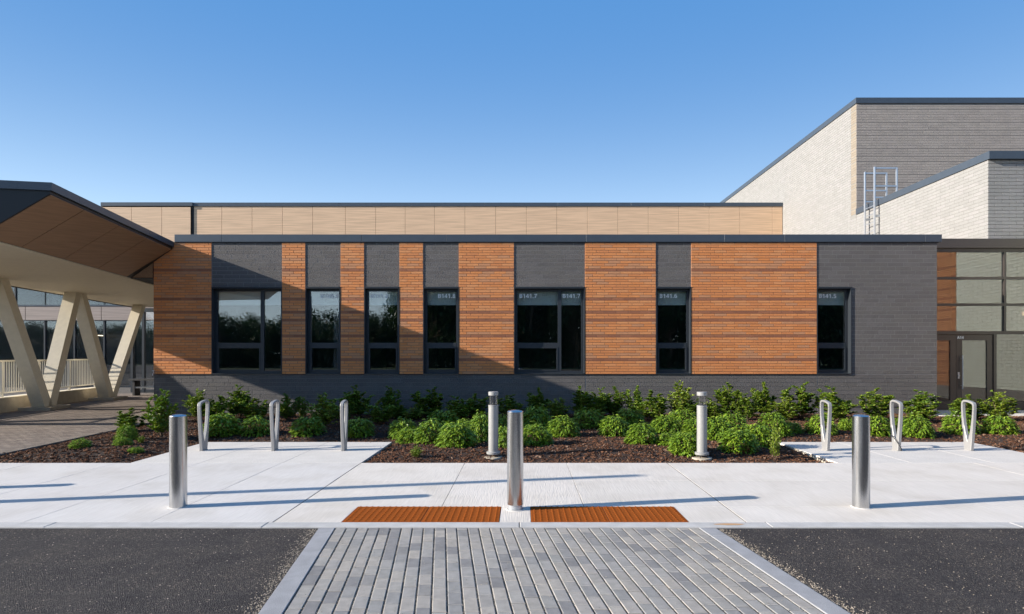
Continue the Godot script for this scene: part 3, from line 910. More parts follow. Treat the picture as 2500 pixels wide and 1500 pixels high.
# ---------------------------------------------------------------- white block building
const WX := 13.2
const DT := 24.25          # corner of the tall part
func make_white_block() -> void:
	var wb := thing("white_block_building", Vector3(WX, 0, -DT), "tall building of white brick with grey banded front and slate coping", "building")
	var yt := 11.5; var yl := 7.11
	var core := MB.new()
	core.box(Vector3(0.006, 3.0, -26.0), Vector3(14, yt + 0.05, -0.03))
	core.box(Vector3(0.006, 4.875, -0.03), Vector3(14, yl + 0.05, 6.82))
	part("wall", core.mesh(), M.white_mortar, wb)
	var core2 := MB.new()
	core2.box(Vector3(0.001, 6.9, -0.029), Vector3(13.9, yt + 0.03, -0.0045))
	part("front_wall", core2.mesh(), M.stripe_mortar, wb)
	# side looking to -x: local x runs towards the camera (+z), local z = -x
	var list := []
	var sxf := Transform3D(Basis(Vector3(0, 0, 1), Vector3.UP, Vector3(-1, 0, 0)), Vector3(0, 0, 0))
	var white := Color(0.30, 0.295, 0.288)
	var tan_ := Color(0.29, 0.245, 0.19)
	var wt := func(_r): return vary(white, 0.035)
	var ph := func(r): return [0.0, 0.203][r % 2]
	courses(list, sxf, 0.0, 6.85, 4.87, yl, 0.1016, 0.4064, 0.009, wt, ph)
	courses(list, sxf, -22.0, -0.41, 4.4, yt, 0.1016, 0.4064, 0.009, wt, ph)
	courses(list, sxf, -0.40, 0.0, 4.4, 6.996, 0.1016, 0.4064, 0.009, wt, ph)
	# front of the low part above the doors
	courses(list, Transform3D(Basis(), Vector3(0, 0, 6.85)), 0.0, 6.0, 4.87, yl, 0.1016, 0.4064, 0.009, wt, ph)
	lay(list, "block", "blockwork", func(_e): return wb, wb, M.white_block, 0.03, 0.003,
		func(e): return -e[1] if e[5].basis.z.x < -0.5 else 50.0)
	list = []
	# banded grey front: raked joints after 3, 2 and 5 courses
	var pattern := [3, 2, 5]
	var y := yt
	var k := 1
	var gr := Color(0.36, 0.32, 0.29)
	while y > yl - 0.3:
		var hh: float = pattern[k % 3] * 0.1032
		courses(list, Transform3D(), 0.0, 9.0, y - hh, y - 0.022, (hh - 0.022) / pattern[k % 3], 0.4064, 0.008, func(_r): return vary(gr, 0.05), ph)
		if y - hh > 6.98: courses(list, sxf, -0.40, -0.012, y - hh, y - 0.022, (hh - 0.022) / pattern[k % 3], 0.4064, 0.008, func(_r): return vary(tan_, 0.04), func(_r): return 0.0)
		y -= hh
		k += 1
	lay(list, "banded_block", "banded_blockwork", func(_e): return wb, wb, M.white_block, 0.012, 0.003, func(e): return e[0] - e[2] * 0.3)
	# copings
	var js := [0.037, -3.5, -7.1, -10.7, -14.3, -17.9, -22.0]
	for i in js.size() - 1:
		var b := MB.new()
		b.box(Vector3(-0.035, yt + 0.02, js[i + 1] + 0.002), Vector3(0.4, yt + 0.235, js[i] - 0.002))
		part("coping", b.mesh(), M.slate_metal, wb)
	js = [0.404, 3.6, 7.2, 10.0]
	for i in js.size() - 1:
		var b := MB.new()
		b.box(Vector3(js[i] + 0.002, yt + 0.02, -0.4), Vector3(js[i + 1] - 0.002, yt + 0.235, 0.035))
		part("coping", b.mesh(), M.slate_metal, wb)
	js = [0.014, 3.4, 6.95]
	for i in js.size() - 1:
		var b := MB.new()
		b.box(Vector3(-0.035, yl + 0.01, js[i] + 0.002), Vector3(0.35, yl + 0.23, js[i + 1] - 0.002))
		part("coping", b.mesh(), M.slate_metal, wb)
	var b2 := MB.new()
	b2.box(Vector3(0.352, yl + 0.01, 6.5), Vector3(6.0, yl + 0.23, 6.948))
	part("coping", b2.mesh(), M.slate_metal, wb)
	# roof ladder on the side wall
	var ld := thing("roof_ladder", Vector3(WX - 0.2, 4.42, -23.0), "galvanised roof ladder with walk-through rails on white brick wall", "ladder")
	for z in [-0.31, 0.33]:
		var r := MB.new()
		r.box(Vector3(-0.012, 0, z - 0.032), Vector3(0.030, 4.11, z + 0.032))
		part("rail", r.mesh(), M.galvanised, ld)
		r = MB.new()
		for hy in [4.06, 3.40, 2.98]: r.box(Vector3(0.032, hy - 0.024, z - 0.022), Vector3(0.80, hy + 0.024, z + 0.022))
		r.box(Vector3(0.802, 2.9, z - 0.025), Vector3(0.85, 4.084, z + 0.025))
		part("handrail", r.mesh(), M.galvanised, ld)
		r = MB.new()
		for hy in [0.6, 2.30]: r.box(Vector3(0.032, hy - 0.04, z - 0.012), Vector3(0.198, hy + 0.04, z + 0.012))
		part("bracket", r.mesh(), M.galvanised, ld)
	for i in 9:
		var r := MB.new()
		r.tube([Vector3(0.009, 0.25 + i * 0.305, -0.276), Vector3(0.009, 0.25 + i * 0.305, 0.296)], 0.014, 8)
		part("rung", r.mesh(), M.galvanised, ld)

# ---------------------------------------------------------------- glazed entrance
const DE := 17.4
func make_entrance() -> void:
	var se := F / DE
	var en := thing("glass_entrance", Vector3(0, 0, -DE), "tall glazed entrance with bronze frames and doors right of the grey wall", "entrance")
	var X0 := 10.72; var X1 := 14.98
	var b := MB.new()
	b.slab(X0, X1, 4.60, 4.865, 0.12, 0.5, 0.006)
	b.box(Vector3(X0, 4.50, -0.1), Vector3(X1, 4.596, 0.05))
	part("head_beam", b.mesh(), M.bronze_frame, en)
	var xd := (2334.0 - CX) / se     # meeting stile of the doors
	var xr := xd + 1.02
	var f := MB.new()
	for x in [X0 + 0.03, xr + 0.35, xr + 1.3]: f.box(Vector3(x - 0.03, 2.262, -0.06), Vector3(x + 0.03, 4.50, 0.04))
	for yy in [3.76, 3.01]: f.box(Vector3(X0, yy - 0.035, -0.055), Vector3(X1, yy + 0.035, 0.045))
	f.box(Vector3(X0, 2.17, -0.07), Vector3(X1, 2.262, 0.05))
	f.box(Vector3(X0, 0.0, -0.07), Vector3(X0 + 0.04, 2.17, 0.05))
	f.box(Vector3(xr + 0.02, 0.0, -0.07), Vector3(xr + 0.10, 2.17, 0.05))
	f.box(Vector3(xr + 1.27, 0.0, -0.07), Vector3(xr + 1.33, 2.17, 0.05))
	part("frame", f.mesh(), M.bronze_frame, en)
	for yy in [[2.262, 2.975], [3.045, 3.725], [3.795, 4.5]]:
		for xx in [[X0 + 0.06, xr + 0.32], [xr + 0.38, xr + 1.27]]:
			var g := MB.new()
			for zz in [0.0, 0.009, 0.018]: g.box(Vector3(xx[0], yy[0], zz - 0.02), Vector3(xx[1], yy[1], zz - 0.014))
			part("pane", g.mesh(), M.glass, en)
	var doors := [[X0 + 0.045, xd - 0.004], [xd + 0.004, xr + 0.015]]
	for i in 2:
		var q: Array = doors[i]
		var d := MB.new()
		var st := 0.165
		d.box(Vector3(q[0], 0.035, -0.03), Vector3(q[0] + st, 2.16, 0.022))
		d.box(Vector3(q[1] - st, 0.035, -0.03), Vector3(q[1], 2.16, 0.022))
		d.box(Vector3(q[0] + st, 0.035, -0.03), Vector3(q[1] - st, 0.30, 0.022))
		d.box(Vector3(q[0] + st, 2.00, -0.03), Vector3(q[1] - st, 2.16, 0.022))
		var dn := part("door", d.mesh(), M.bronze_frame, en)
		var g := MB.new()
		for zz in [0.0, 0.018]: g.box(Vector3(q[0] + st, 0.30, zz - 0.02), Vector3(q[1] - st, 2.0, zz - 0.014))
		part("pane", g.mesh(), M.glass, dn)
		if i == 1:
			var hx: float = q[0] + 0.13
			var h := MB.new()
			h.tube([Vector3(hx, 0.62, 0.085), Vector3(hx, 1.58, 0.085)], 0.016, 10)
			for yy in [0.72, 1.48]: h.tube([Vector3(hx, yy, 0.02), Vector3(hx, yy, 0.085)], 0.011, 8)
			part("pull_handle", h.mesh(), M.galvanised, dn)
			h = MB.new()
			h.xf = Transform3D(Basis(Vector3.RIGHT, PI * 0.5), Vector3(q[0] + 0.06, 1.0, 0.022))
			h.lathe([Vector2(0, 0.035), Vector2(0.02, 0.035), Vector2(0.026, 0.0)], 12)
			h.xf = Transform3D()
			h.box(Vector3(q[0] + 0.035, 0.92, 0.022), Vector3(q[0] + 0.085, 1.10, 0.034))
			part("lock", h.mesh(), M.galvanised, dn)
			part("lettering", make_text("A14", 0.105), M.lettering, dn, Vector3(q[0] + 0.115, 2.08, 0.0235))
	for xx in [[xr + 0.10, xr + 1.27], [xr + 1.33, X1]]:
		var sl := MB.new()
		sl.box(Vector3(xx[0], 0.0, -0.06), Vector3(xx[1], 0.28, 0.03))
		part("kick_panel", sl.mesh(), M.bronze_frame, en)
		sl = MB.new()
		for zz in [0.0, 0.018]: sl.box(Vector3(xx[0], 0.28, zz - 0.02), Vector3(xx[1], 2.17, zz - 0.014))
		part("pane", sl.mesh(), M.glass, en)
	var s := MB.new()
	s.box(Vector3(X0, 0.0, -0.12), Vector3(xr + 0.06, 0.03, 0.08))
	part("threshold", s.mesh(), M.trim_metal, en)
	s = MB.new()
	s.box(Vector3(X0 - 0.02, -0.05, -4.0), Vector3(X1, 0.0, -0.12))
	s.box(Vector3(X0 - 0.02, 4.5, -4.0), Vector3(X1, 4.6, -0.12))
	s.box(Vector3(X0 - 0.02, 0, -4.1), Vector3(X1, 4.5, -4.0))
	s.box(Vector3(X0 - 0.02, 0, -4.0), Vector3(X0 + 0.02, 4.5, -0.12))
	s.box(Vector3(X1 - 0.02, 0, -4.0), Vector3(X1 + 0.02, 4.5, -0.12))
	part("vestibule_wall", s.mesh(), M.vestibule, en)

# ---------------------------------------------------------------- canopy
const A_DRIFT := 0.19
var cxf: Transform3D      # canopy frame: x = to the left (t), y up, z = towards the camera (s); origin at the corner on the street front
func make_canopy() -> void:
	var a := Vector3(A_DRIFT, 0, 1).normalized()
	var left := Vector3(-1, 0, A_DRIFT).normalized()
	var cn := thing("entrance_canopy", Vector3(-8.97, 0, -DF), "wedge-edged entrance canopy with wood soffit on white slanted V columns", "canopy")
	var fr := Basis(left, Vector3.UP, left.cross(Vector3.UP))
	# left x up points away from the camera or towards it: keep s towards the camera
	var zsign := 1.0 if fr.z.dot(a) > 0 else -1.0
	var T := func(t: float, y: float, s: float) -> Vector3: return left * t + Vector3.UP * y + a * s
	var s1 := 5.57; var s0 := -10.6; var tl := 5.2
	var hexa := func(b: MB, t0: float, t1: float, y0: float, y1: float, sa: float, sb: float) -> void:
		b.beam([T.call(t0, y0, sa), T.call(t0, y1, sa), T.call(t1, y1, sa), T.call(t1, y0, sa)], [T.call(t0, y0, sb), T.call(t0, y1, sb), T.call(t1, y1, sb), T.call(t1, y0, sb)])
	var b := MB.new()
	# roof body with the sloping underside
	var prof := [[0.04, 4.36], [0.04, 4.315], [1.09, 3.575], [tl - 0.04, 3.575], [tl - 0.04, 4.36]]
	for i in prof.size():
		var p: Array = prof[i]; var q: Array = prof[(i + 1) % prof.size()]
		b.quad(T.call(p[0], p[1], s1 - 0.03), T.call(q[0], q[1], s1 - 0.03), T.call(q[0], q[1], s0), T.call(p[0], p[1], s0))
	for i in range(1, prof.size() - 1):
		b.tri(T.call(prof[0][0], prof[0][1], s1 - 0.03), T.call(prof[i][0], prof[i][1], s1 - 0.03), T.call(prof[i + 1][0], prof[i + 1][1], s1 - 0.03))
		b.tri(T.call(prof[0][0], prof[0][1], s0), T.call(prof[i + 1][0], prof[i + 1][1], s0), T.call(prof[i][0], prof[i][1], s0))
	part("roof", b.mesh(), M.black_metal, cn)
	# fascia
	for q in [[s1, s1 - 0.9], [s1 - 0.9, 1.55], [1.545, -1.0]]:
		b = MB.new()
		hexa.call(b, 0.0, 0.5, 4.365, 4.50, q[1] + 0.004, q[0])
		part("fascia", b.mesh(), M.slate_metal, cn)
	b = MB.new()
	hexa.call(b, 0.502, tl, 4.365, 4.50, s1 - 0.5, s1)
	part("fascia", b.mesh(), M.slate_metal, cn)
	b = MB.new()
	hexa.call(b, 0.502, tl - 0.01, 4.362, 4.44, s0, s1 - 0.502)
	part("roof_deck", b.mesh(), M.roofing, cn)
	# sloping wood soffit panels, 5 mm below the body
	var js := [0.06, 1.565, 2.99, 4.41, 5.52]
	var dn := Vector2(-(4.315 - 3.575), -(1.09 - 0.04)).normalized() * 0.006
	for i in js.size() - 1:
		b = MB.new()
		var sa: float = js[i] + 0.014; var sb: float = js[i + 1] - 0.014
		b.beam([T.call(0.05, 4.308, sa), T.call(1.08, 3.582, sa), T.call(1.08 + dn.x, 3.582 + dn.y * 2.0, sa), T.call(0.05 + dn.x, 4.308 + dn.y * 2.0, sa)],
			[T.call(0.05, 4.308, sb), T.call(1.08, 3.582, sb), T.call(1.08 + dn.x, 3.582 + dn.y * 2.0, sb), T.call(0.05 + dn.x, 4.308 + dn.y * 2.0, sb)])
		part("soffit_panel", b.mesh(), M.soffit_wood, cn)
	# flat cream ceiling in boards
	for q in [[s0 + 0.02, -4.6], [-4.59, 0.0], [0.01, 2.9], [2.91, s1 - 0.05]]:
		b = MB.new()
		hexa.call(b, 1.10, tl - 0.06, 3.552, 3.572, q[0], q[1])
		part("ceiling_panel", b.mesh(), M.cream, cn)
	b = MB.new()
	hexa.call(b, tl - 0.055, tl, 3.53, 4.36, s0, s1)
	part("edge_fascia", b.mesh(), M.black_metal, cn)
	# V columns
	var tc := 4.45
	var sof := func(d: float) -> float: return (DF - d - 0.1867 * 4.6) / 0.982
	for vee in [[21.6, 19.65, 24.2], [17.8, 19.35, 15.75], [14.0, 15.5, 12.2]]:
		var sbase: float = sof.call(vee[0])
		for top in [vee[1], vee[2]]:
			var st: float = sof.call(top)
			var sg := signf(st - sbase)
			b = MB.new()
			var wb := 0.20; var wt := 0.165; var ht := 0.17
			b.beam([T.call(tc - ht, 0.10, sbase - wb + sg * 0.09), T.call(tc + ht, 0.10, sbase - wb + sg * 0.09), T.call(tc + ht, 0.10, sbase + wb + sg * 0.09), T.call(tc - ht, 0.10, sbase + wb + sg * 0.09)],
				[T.call(tc - ht, 3.555, st - wt), T.call(tc + ht, 3.555, st - wt), T.call(tc + ht, 3.555, st + wt), T.call(tc - ht, 3.555, st + wt)])
			part("column", b.mesh(), M.cream_paint, cn)
		b = MB.new()
		hexa.call(b, tc - 0.42, tc + 0.38, 0.0, 0.10, sbase - 0.55, sbase + 0.55)
		part("footing", b.mesh(), M.cast_concrete, cn)
	# wood infill on the street front beside the corner
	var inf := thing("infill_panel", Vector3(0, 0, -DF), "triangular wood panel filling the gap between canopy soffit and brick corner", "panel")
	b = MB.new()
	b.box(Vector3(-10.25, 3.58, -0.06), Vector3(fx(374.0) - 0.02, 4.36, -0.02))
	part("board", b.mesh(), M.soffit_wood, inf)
	b = MB.new()
	b.box(Vector3(fx(374.0) - 0.019, 3.56, -0.07), Vector3(fx(374.0) - 0.002, 4.36, -0.005))
	b.box(Vector3(-10.25, 3.56, -0.07), Vector3(fx(374.0) - 0.02, 3.579, -0.01))
	part("trim", b.mesh(), M.black_metal, inf)
	# low wall and guard rail behind the columns
	var tw := 4.95
	var O := Vector3(-8.97, 0, -DF)
	var lw := thing("low_wall", O, "low cast concrete wall beneath the picket railing behind the V columns", "wall")
	b = MB.new()
	var w0: float = sof.call(22.9); var w1: float = sof.call(13.6)
	hexa.call(b, tw, tw + 0.28, 0.0, 0.40, w0, w1)
	part("wall", b.mesh(), M.cast_concrete, lw)
	b = MB.new()
	hexa.call(b, tw - 0.02, tw + 0.30, 0.402, 0.425, w0 - 0.02, w1)
	part("cap", b.mesh(), M.cream_paint, lw)
	var rl := thing("guard_railing", O, "cream painted picket railing standing on the low concrete wall", "railing")
	var tr := tw + 0.14
	b = MB.new()
	hexa.call(b, tr - 0.025, tr + 0.025, 1.40, 1.445, w0 + 0.35, w1)
	part("top_rail", b.mesh(), M.rail_paint, rl)
	b = MB.new()
	hexa.call(b, tr - 0.02, tr + 0.02, 0.52, 0.555, w0 + 0.35, w1)
	part("bottom_rail", b.mesh(), M.rail_paint, rl)
	var s: float = w0 + 0.36
	var n := 0
	var pk := MB.new()
	hexa.call(pk, tr - 0.011, tr + 0.011, 0.555, 1.40, -0.011, 0.011)
	var pkm := pk.mesh()
	pk = MB.new()
	hexa.call(pk, tr - 0.03, tr + 0.03, 0.425, 1.40, -0.03, 0.03)
	var pom := pk.mesh()
	while s < w1:
		if n % 16 == 4: part("post", pom, M.rail_paint, rl, a * s)
		else: part("picket", pkm, M.rail_paint, rl, a * s)
		s += 0.108
		n += 1
	# things near the far doors
	var be := thing("bench", O + T.call(3.5, 0.0, sof.call(23.6)), "dark slab bench with pale supports beside the far glass doors", "bench")
	b = MB.new()
	b.box(Vector3(-1.1, 0.60, -0.22), Vector3(0.4, 0.66, 0.22))
	part("seat", b.mesh(), M.dark_part, be)
	for q in [[-0.95, 0.0], [0.15, 0.0]]:
		b = MB.new()
		b.box(Vector3(q[0], 0.0, -0.18), Vector3(q[0] + 0.08, 0.60, 0.18))
		part("leg", b.mesh(), M.dark_part, be)
	b = MB.new()
	b.box(Vector3(-0.87, 0.30, -0.17), Vector3(0.15, 0.36, 0.17))
	part("shelf", b.mesh(), M.trim_metal, be)
	var bag := thing("bag", O + T.call(tw + 0.1, 0.425, sof.call(22.35)), "black bag slumped on the low wall by the V column", "bag")
	b = MB.new()
	b.xf = Transform3D(Basis().scaled(Vector3(0.9, 1, 0.6)), Vector3.ZERO)
	b.lathe([Vector2(0, 0), Vector2(0.19, 0.0), Vector2(0.22, 0.08), Vector2(0.20, 0.2), Vector2(0.12, 0.33), Vector2(0.05, 0.40), Vector2(0, 0.41)], 12)
	part("body", b.mesh(), M.dark_part, bag)
	b = MB.new()
	b.tube([Vector3(-0.03, 0.38, 0), Vector3(-0.05, 0.46, 0), Vector3(0.0, 0.50, 0), Vector3(0.05, 0.46, 0), Vector3(0.03, 0.38, 0)], 0.008, 6)
	part("handle", b.mesh(), M.dark_part, bag)

# ---------------------------------------------------------------- glazed wing far behind the canopy
const DG := 30.0
func make_far_wing() -> void:
	var fw := thing("glazed_wing", Vector3(0, 0, -DG), "far wing with dark glass wall, taupe panel band and clerestory glazing under canopy", "building")
	var XA := -36.0; var XB := -16.0
	var xs := [XA]
	var x := -20.4
	while x - 1.45 > XA: x -= 1.45
	while x < XB:
		xs.append(x)
		x += 1.45
	xs.append(XB)
	for i in xs.size():
		var b := MB.new()
		b.box(Vector3(xs[i] - 0.035, 0.0, -0.08), Vector3(xs[i] + 0.035, 3.24, 0.06))
		part("mullion", b.mesh(), M.window_frame, fw)
		if i % 2 == 0:
			b = MB.new()
			b.box(Vector3(xs[i] - 0.035, 4.02, -0.08), Vector3(xs[i] + 0.035, 5.2, 0.05))
			part("mullion", b.mesh(), M.window_frame, fw)
	for i in xs.size() - 1:
		for yy in [[0.06, 3.24], [4.02, 5.2]]:
			var g := MB.new()
			for zz in [0.0, 0.018]: g.box(Vector3(xs[i] + 0.035, yy[0], zz - 0.02), Vector3(xs[i + 1] - 0.035, yy[1], zz - 0.014))
			part("pane", g.mesh(), M.glass, fw)
	var ps := [XA, -33.0, -30.1, -27.2, -24.2, -20.5, -17.6, XB]
	for i in ps.size() - 1:
		var b := MB.new()
		b.slab(ps[i] + 0.012, ps[i + 1] - 0.012, 3.27, 3.95, 0.10, 0.06, 0.003)
		part("panel", b.mesh(), M.taupe_panel, fw)
	var b := MB.new()
	b.box(Vector3(XA, 3.24, -0.1), Vector3(XB, 3.98, 0.035))
	b.box(Vector3(XA, 3.955, 0.036), Vector3(XB, 4.02, 0.12))
	b.box(Vector3(XA, 5.2, -6.0), Vector3(XB, 5.5, 0.2))
	part("band", b.mesh(), M.slate_metal, fw)
	b = MB.new()
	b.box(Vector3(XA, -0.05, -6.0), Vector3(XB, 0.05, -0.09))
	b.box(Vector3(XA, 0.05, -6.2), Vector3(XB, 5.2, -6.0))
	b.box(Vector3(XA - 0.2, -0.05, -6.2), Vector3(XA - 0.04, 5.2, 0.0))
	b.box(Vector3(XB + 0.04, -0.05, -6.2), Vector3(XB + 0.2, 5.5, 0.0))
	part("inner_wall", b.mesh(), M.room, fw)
	b = MB.new()
	b.box(Vector3(-19.4, 0.05, -1.6), Vector3(-18.5, 3.2, -1.5))
	b.box(Vector3(-21.9, 0.05, -1.4), Vector3(-19.6, 1.1, -1.3))
	part("partition", b.mesh(), M.shade_cloth, fw)
	var lp := thing("ceiling_lamp", Vector3(-21.15, 2.55, -DG - 1.2), "slim white strip lamp glowing behind the far dark glass", "lamp")
	b = MB.new()
	b.box(Vector3(-0.02, -0.02, -1.1), Vector3(0.02, 0.02, 0.9))
	part("lamp_tube", b.mesh(), M.lamp_strip, lp)
	b = MB.new()
	for z in [-0.9, 0.7]: b.tube([Vector3(0, 0.02, z), Vector3(0, 2.6, z)], 0.006, 5)
	part("suspension", b.mesh(), M.dark_part, lp)
	var om := OmniLight3D.new()
	om.name = "lamp_light"
	om.light_energy = 0.25
	om.light_color = Color(1, 0.95, 0.85)
	om.light_size = 0.1
	om.omni_range = 12.0
	om.omni_attenuation = 2.0
	om.shadow_enabled = true
	lp.add_child(om)
	om.position = Vector3(0, -0.06, -0.1)
	# glass doors at the end of the covered walk
	var dv := thing("glass_vestibule", Vector3(0, 0, -26.0), "dark glazed vestibule at the end of the covered walk beside brick corner", "entrance")
	b = MB.new()
	for xx in [-16.5, -16.02, -15.0, -14.0, -12.8, -11.6]: b.box(Vector3(xx - 0.05, 0.0, -0.06), Vector3(xx + 0.05, 3.40, 0.06))
	b.box(Vector3(-16.5, 3.40, -0.08), Vector3(-9.5, 3.56, 0.08))
	b.box(Vector3(-16.45, 0.0, -0.05), Vector3(-11.6, 0.12, 0.05))
	part("frame", b.mesh(), M.window_frame, dv)
	for q in [[-16.45, -16.07], [-15.97, -15.05], [-14.95, -14.05], [-13.95, -12.85], [-12.75, -11.65]]:
		var g := MB.new()
		for zz in [0.0, 0.018]: g.box(Vector3(q[0], 0.12, zz - 0.02), Vector3(q[1], 3.40, zz - 0.014))
		part("pane", g.mesh(), M.glass, dv)
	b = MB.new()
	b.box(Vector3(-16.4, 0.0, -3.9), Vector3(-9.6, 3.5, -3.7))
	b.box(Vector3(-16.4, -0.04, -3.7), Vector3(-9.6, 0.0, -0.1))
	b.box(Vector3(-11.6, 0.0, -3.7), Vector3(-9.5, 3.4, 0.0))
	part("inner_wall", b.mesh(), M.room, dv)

# ---------------------------------------------------------------- wing beyond the frame whose sunlit wall the entrance glass mirrors
func make_side_wing() -> void:
	var w := thing("side_wing", Vector3(15.1, 0, 0), "projecting wing beside the entrance with brown and white brick side", "building")
	var b := MB.new()
	b.box(Vector3(0.03, -0.05, -22.0), Vector3(8, 5.6, -8.5))
	part("wall", b.mesh(), M.white_mortar, w)
	var sxf := Transform3D(Basis(Vector3(0, 0, 1), Vector3.UP, Vector3(-1, 0, 0)), Vector3.ZERO)
	var list := []
	var ph := func(r): return [0.0, 0.203][r % 2]
	courses(list, sxf, -17.3, -13.45, 0.5, 5.6, 0.1016, 0.4064, 0.009, func(_r): return vary(Color(0.50, 0.54, 0.48), 0.03), ph)
	courses(list, sxf, -17.3, -13.45, 0.0, 0.5, 0.1016, 0.4064, 0.009, func(_r): return vary(Color(0.15, 0.145, 0.14), 0.03), ph)
	courses(list, sxf, -13.44, -8.5, 0.5, 5.6, 0.0678, 0.3048, 0.009, func(r): return vary(Color(0.25, 0.10, 0.05) if r % 11 in [2, 7] else Color(0.40, 0.18, 0.08), 0.05), ph)
	courses(list, sxf, -13.44, -8.5, 0.0, 0.5, 0.1016, 0.4064, 0.009, func(_r): return vary(Color(0.15, 0.145, 0.14), 0.03), ph)
	lay(list, "brick", "brickwork", func(_e): return w, w, M.white_block, 0.03, 0.003, func(e): return absf(e[0] + 14.0), 0)

# ---------------------------------------------------------------- trees across the car park, mirrored in the windows
func make_woodland() -> void:
	var leaves := MB.new()
	var tr := MB.new()
	var r := RandomNumberGenerator.new()
	r.seed = 99
	tr.tube([Vector3(0, -0.1, 0), Vector3(0.05, 0.2, 0), Vector3(0.02, 0.45, 0.03), Vector3(0.0, 0.75, 0)], [0.03, 0.024, 0.018, 0.006], 7)
	for k in 34:
		var a := r.randf() * TAU
		var y := r.randf_range(0.05, 0.9)
		var rad := 0.34 * sin(clampf((y + 0.12) / 1.15, 0, 1) * PI) + 0.05
		var c := Vector3(cos(a) * rad * r.randf_range(0.3, 1.0), y, sin(a) * rad * r.randf_range(0.3, 1.0))
		tr.tube([Vector3(0, y * 0.7, 0), c], [0.008, 0.003], 5)
		var cr := r.randf_range(0.09, 0.16)
		for i in 150:
			var d := Vector3(r.randfn(), r.randfn() * 0.8, r.randfn()).normalized()
			var p := c + d * cr * pow(r.randf(), 0.4)
			var t := r.randf_range(0.5, 1.2)
			leaves.col = Color(0.035 * t, 0.075 * t, 0.018 * t)
			leaves.leaf(p, (d + Vector3(r.randfn(), r.randfn(), r.randfn()) * 0.6).normalized(), Vector3.UP, r.randf_range(0.03, 0.05), r.randf_range(0.02, 0.03), 0.2)
	var am := ArrayMesh.new()
	leaves.add_to(am, M.leaf)
	tr.add_to(am, M.stem)
	var mm := MultiMesh.new()
	mm.transform_format = MultiMesh.TRANSFORM_3D
	mm.mesh = am
	var tf := []
	for row in 3:
		var x := -120.0
		while x < 120.0:
			var low := x < -13.0 - row * 2.0
			var h := r.randf_range(5.6, 7.6) if low else r.randf_range(11.0, 15.0)
			if row == 2: h *= 1.12
			var wd := h * r.randf_range(0.95, 1.3) if low else h * r.randf_range(0.8, 1.0)
			tf.append(Transform3D(Basis(Vector3.UP, r.randf() * TAU).scaled(Vector3(wd, h, wd)), Vector3(x, 0, 42.0 + row * 6.0 + r.randf_range(-1.5, 1.5))))
			x += r.randf_range(2.6, 4.2) if low else r.randf_range(4.5, 6.5)
	mm.instance_count = tf.size()
	for i in tf.size(): mm.set_instance_transform(i, tf[i])
	var mi := MultiMeshInstance3D.new()
	mi.name = "woodland"
	mi.multimesh = mm
	add_child(mi)
	tag(mi, "dark belt of trees mirrored in the window glass", "trees", "", "stuff")
	var b := MB.new()
	flat(b, [[-150, -34], [150, -34], [150, -130], [-150, -130]], 0.02)
	var lawn := thing("lawn", Vector3.ZERO, "rough grass verge beneath the trees beyond the road", "grass", "", "structure")
	part("grass", b.mesh(), mat("grass", Color(0.05, 0.085, 0.025), 0.95), lawn)

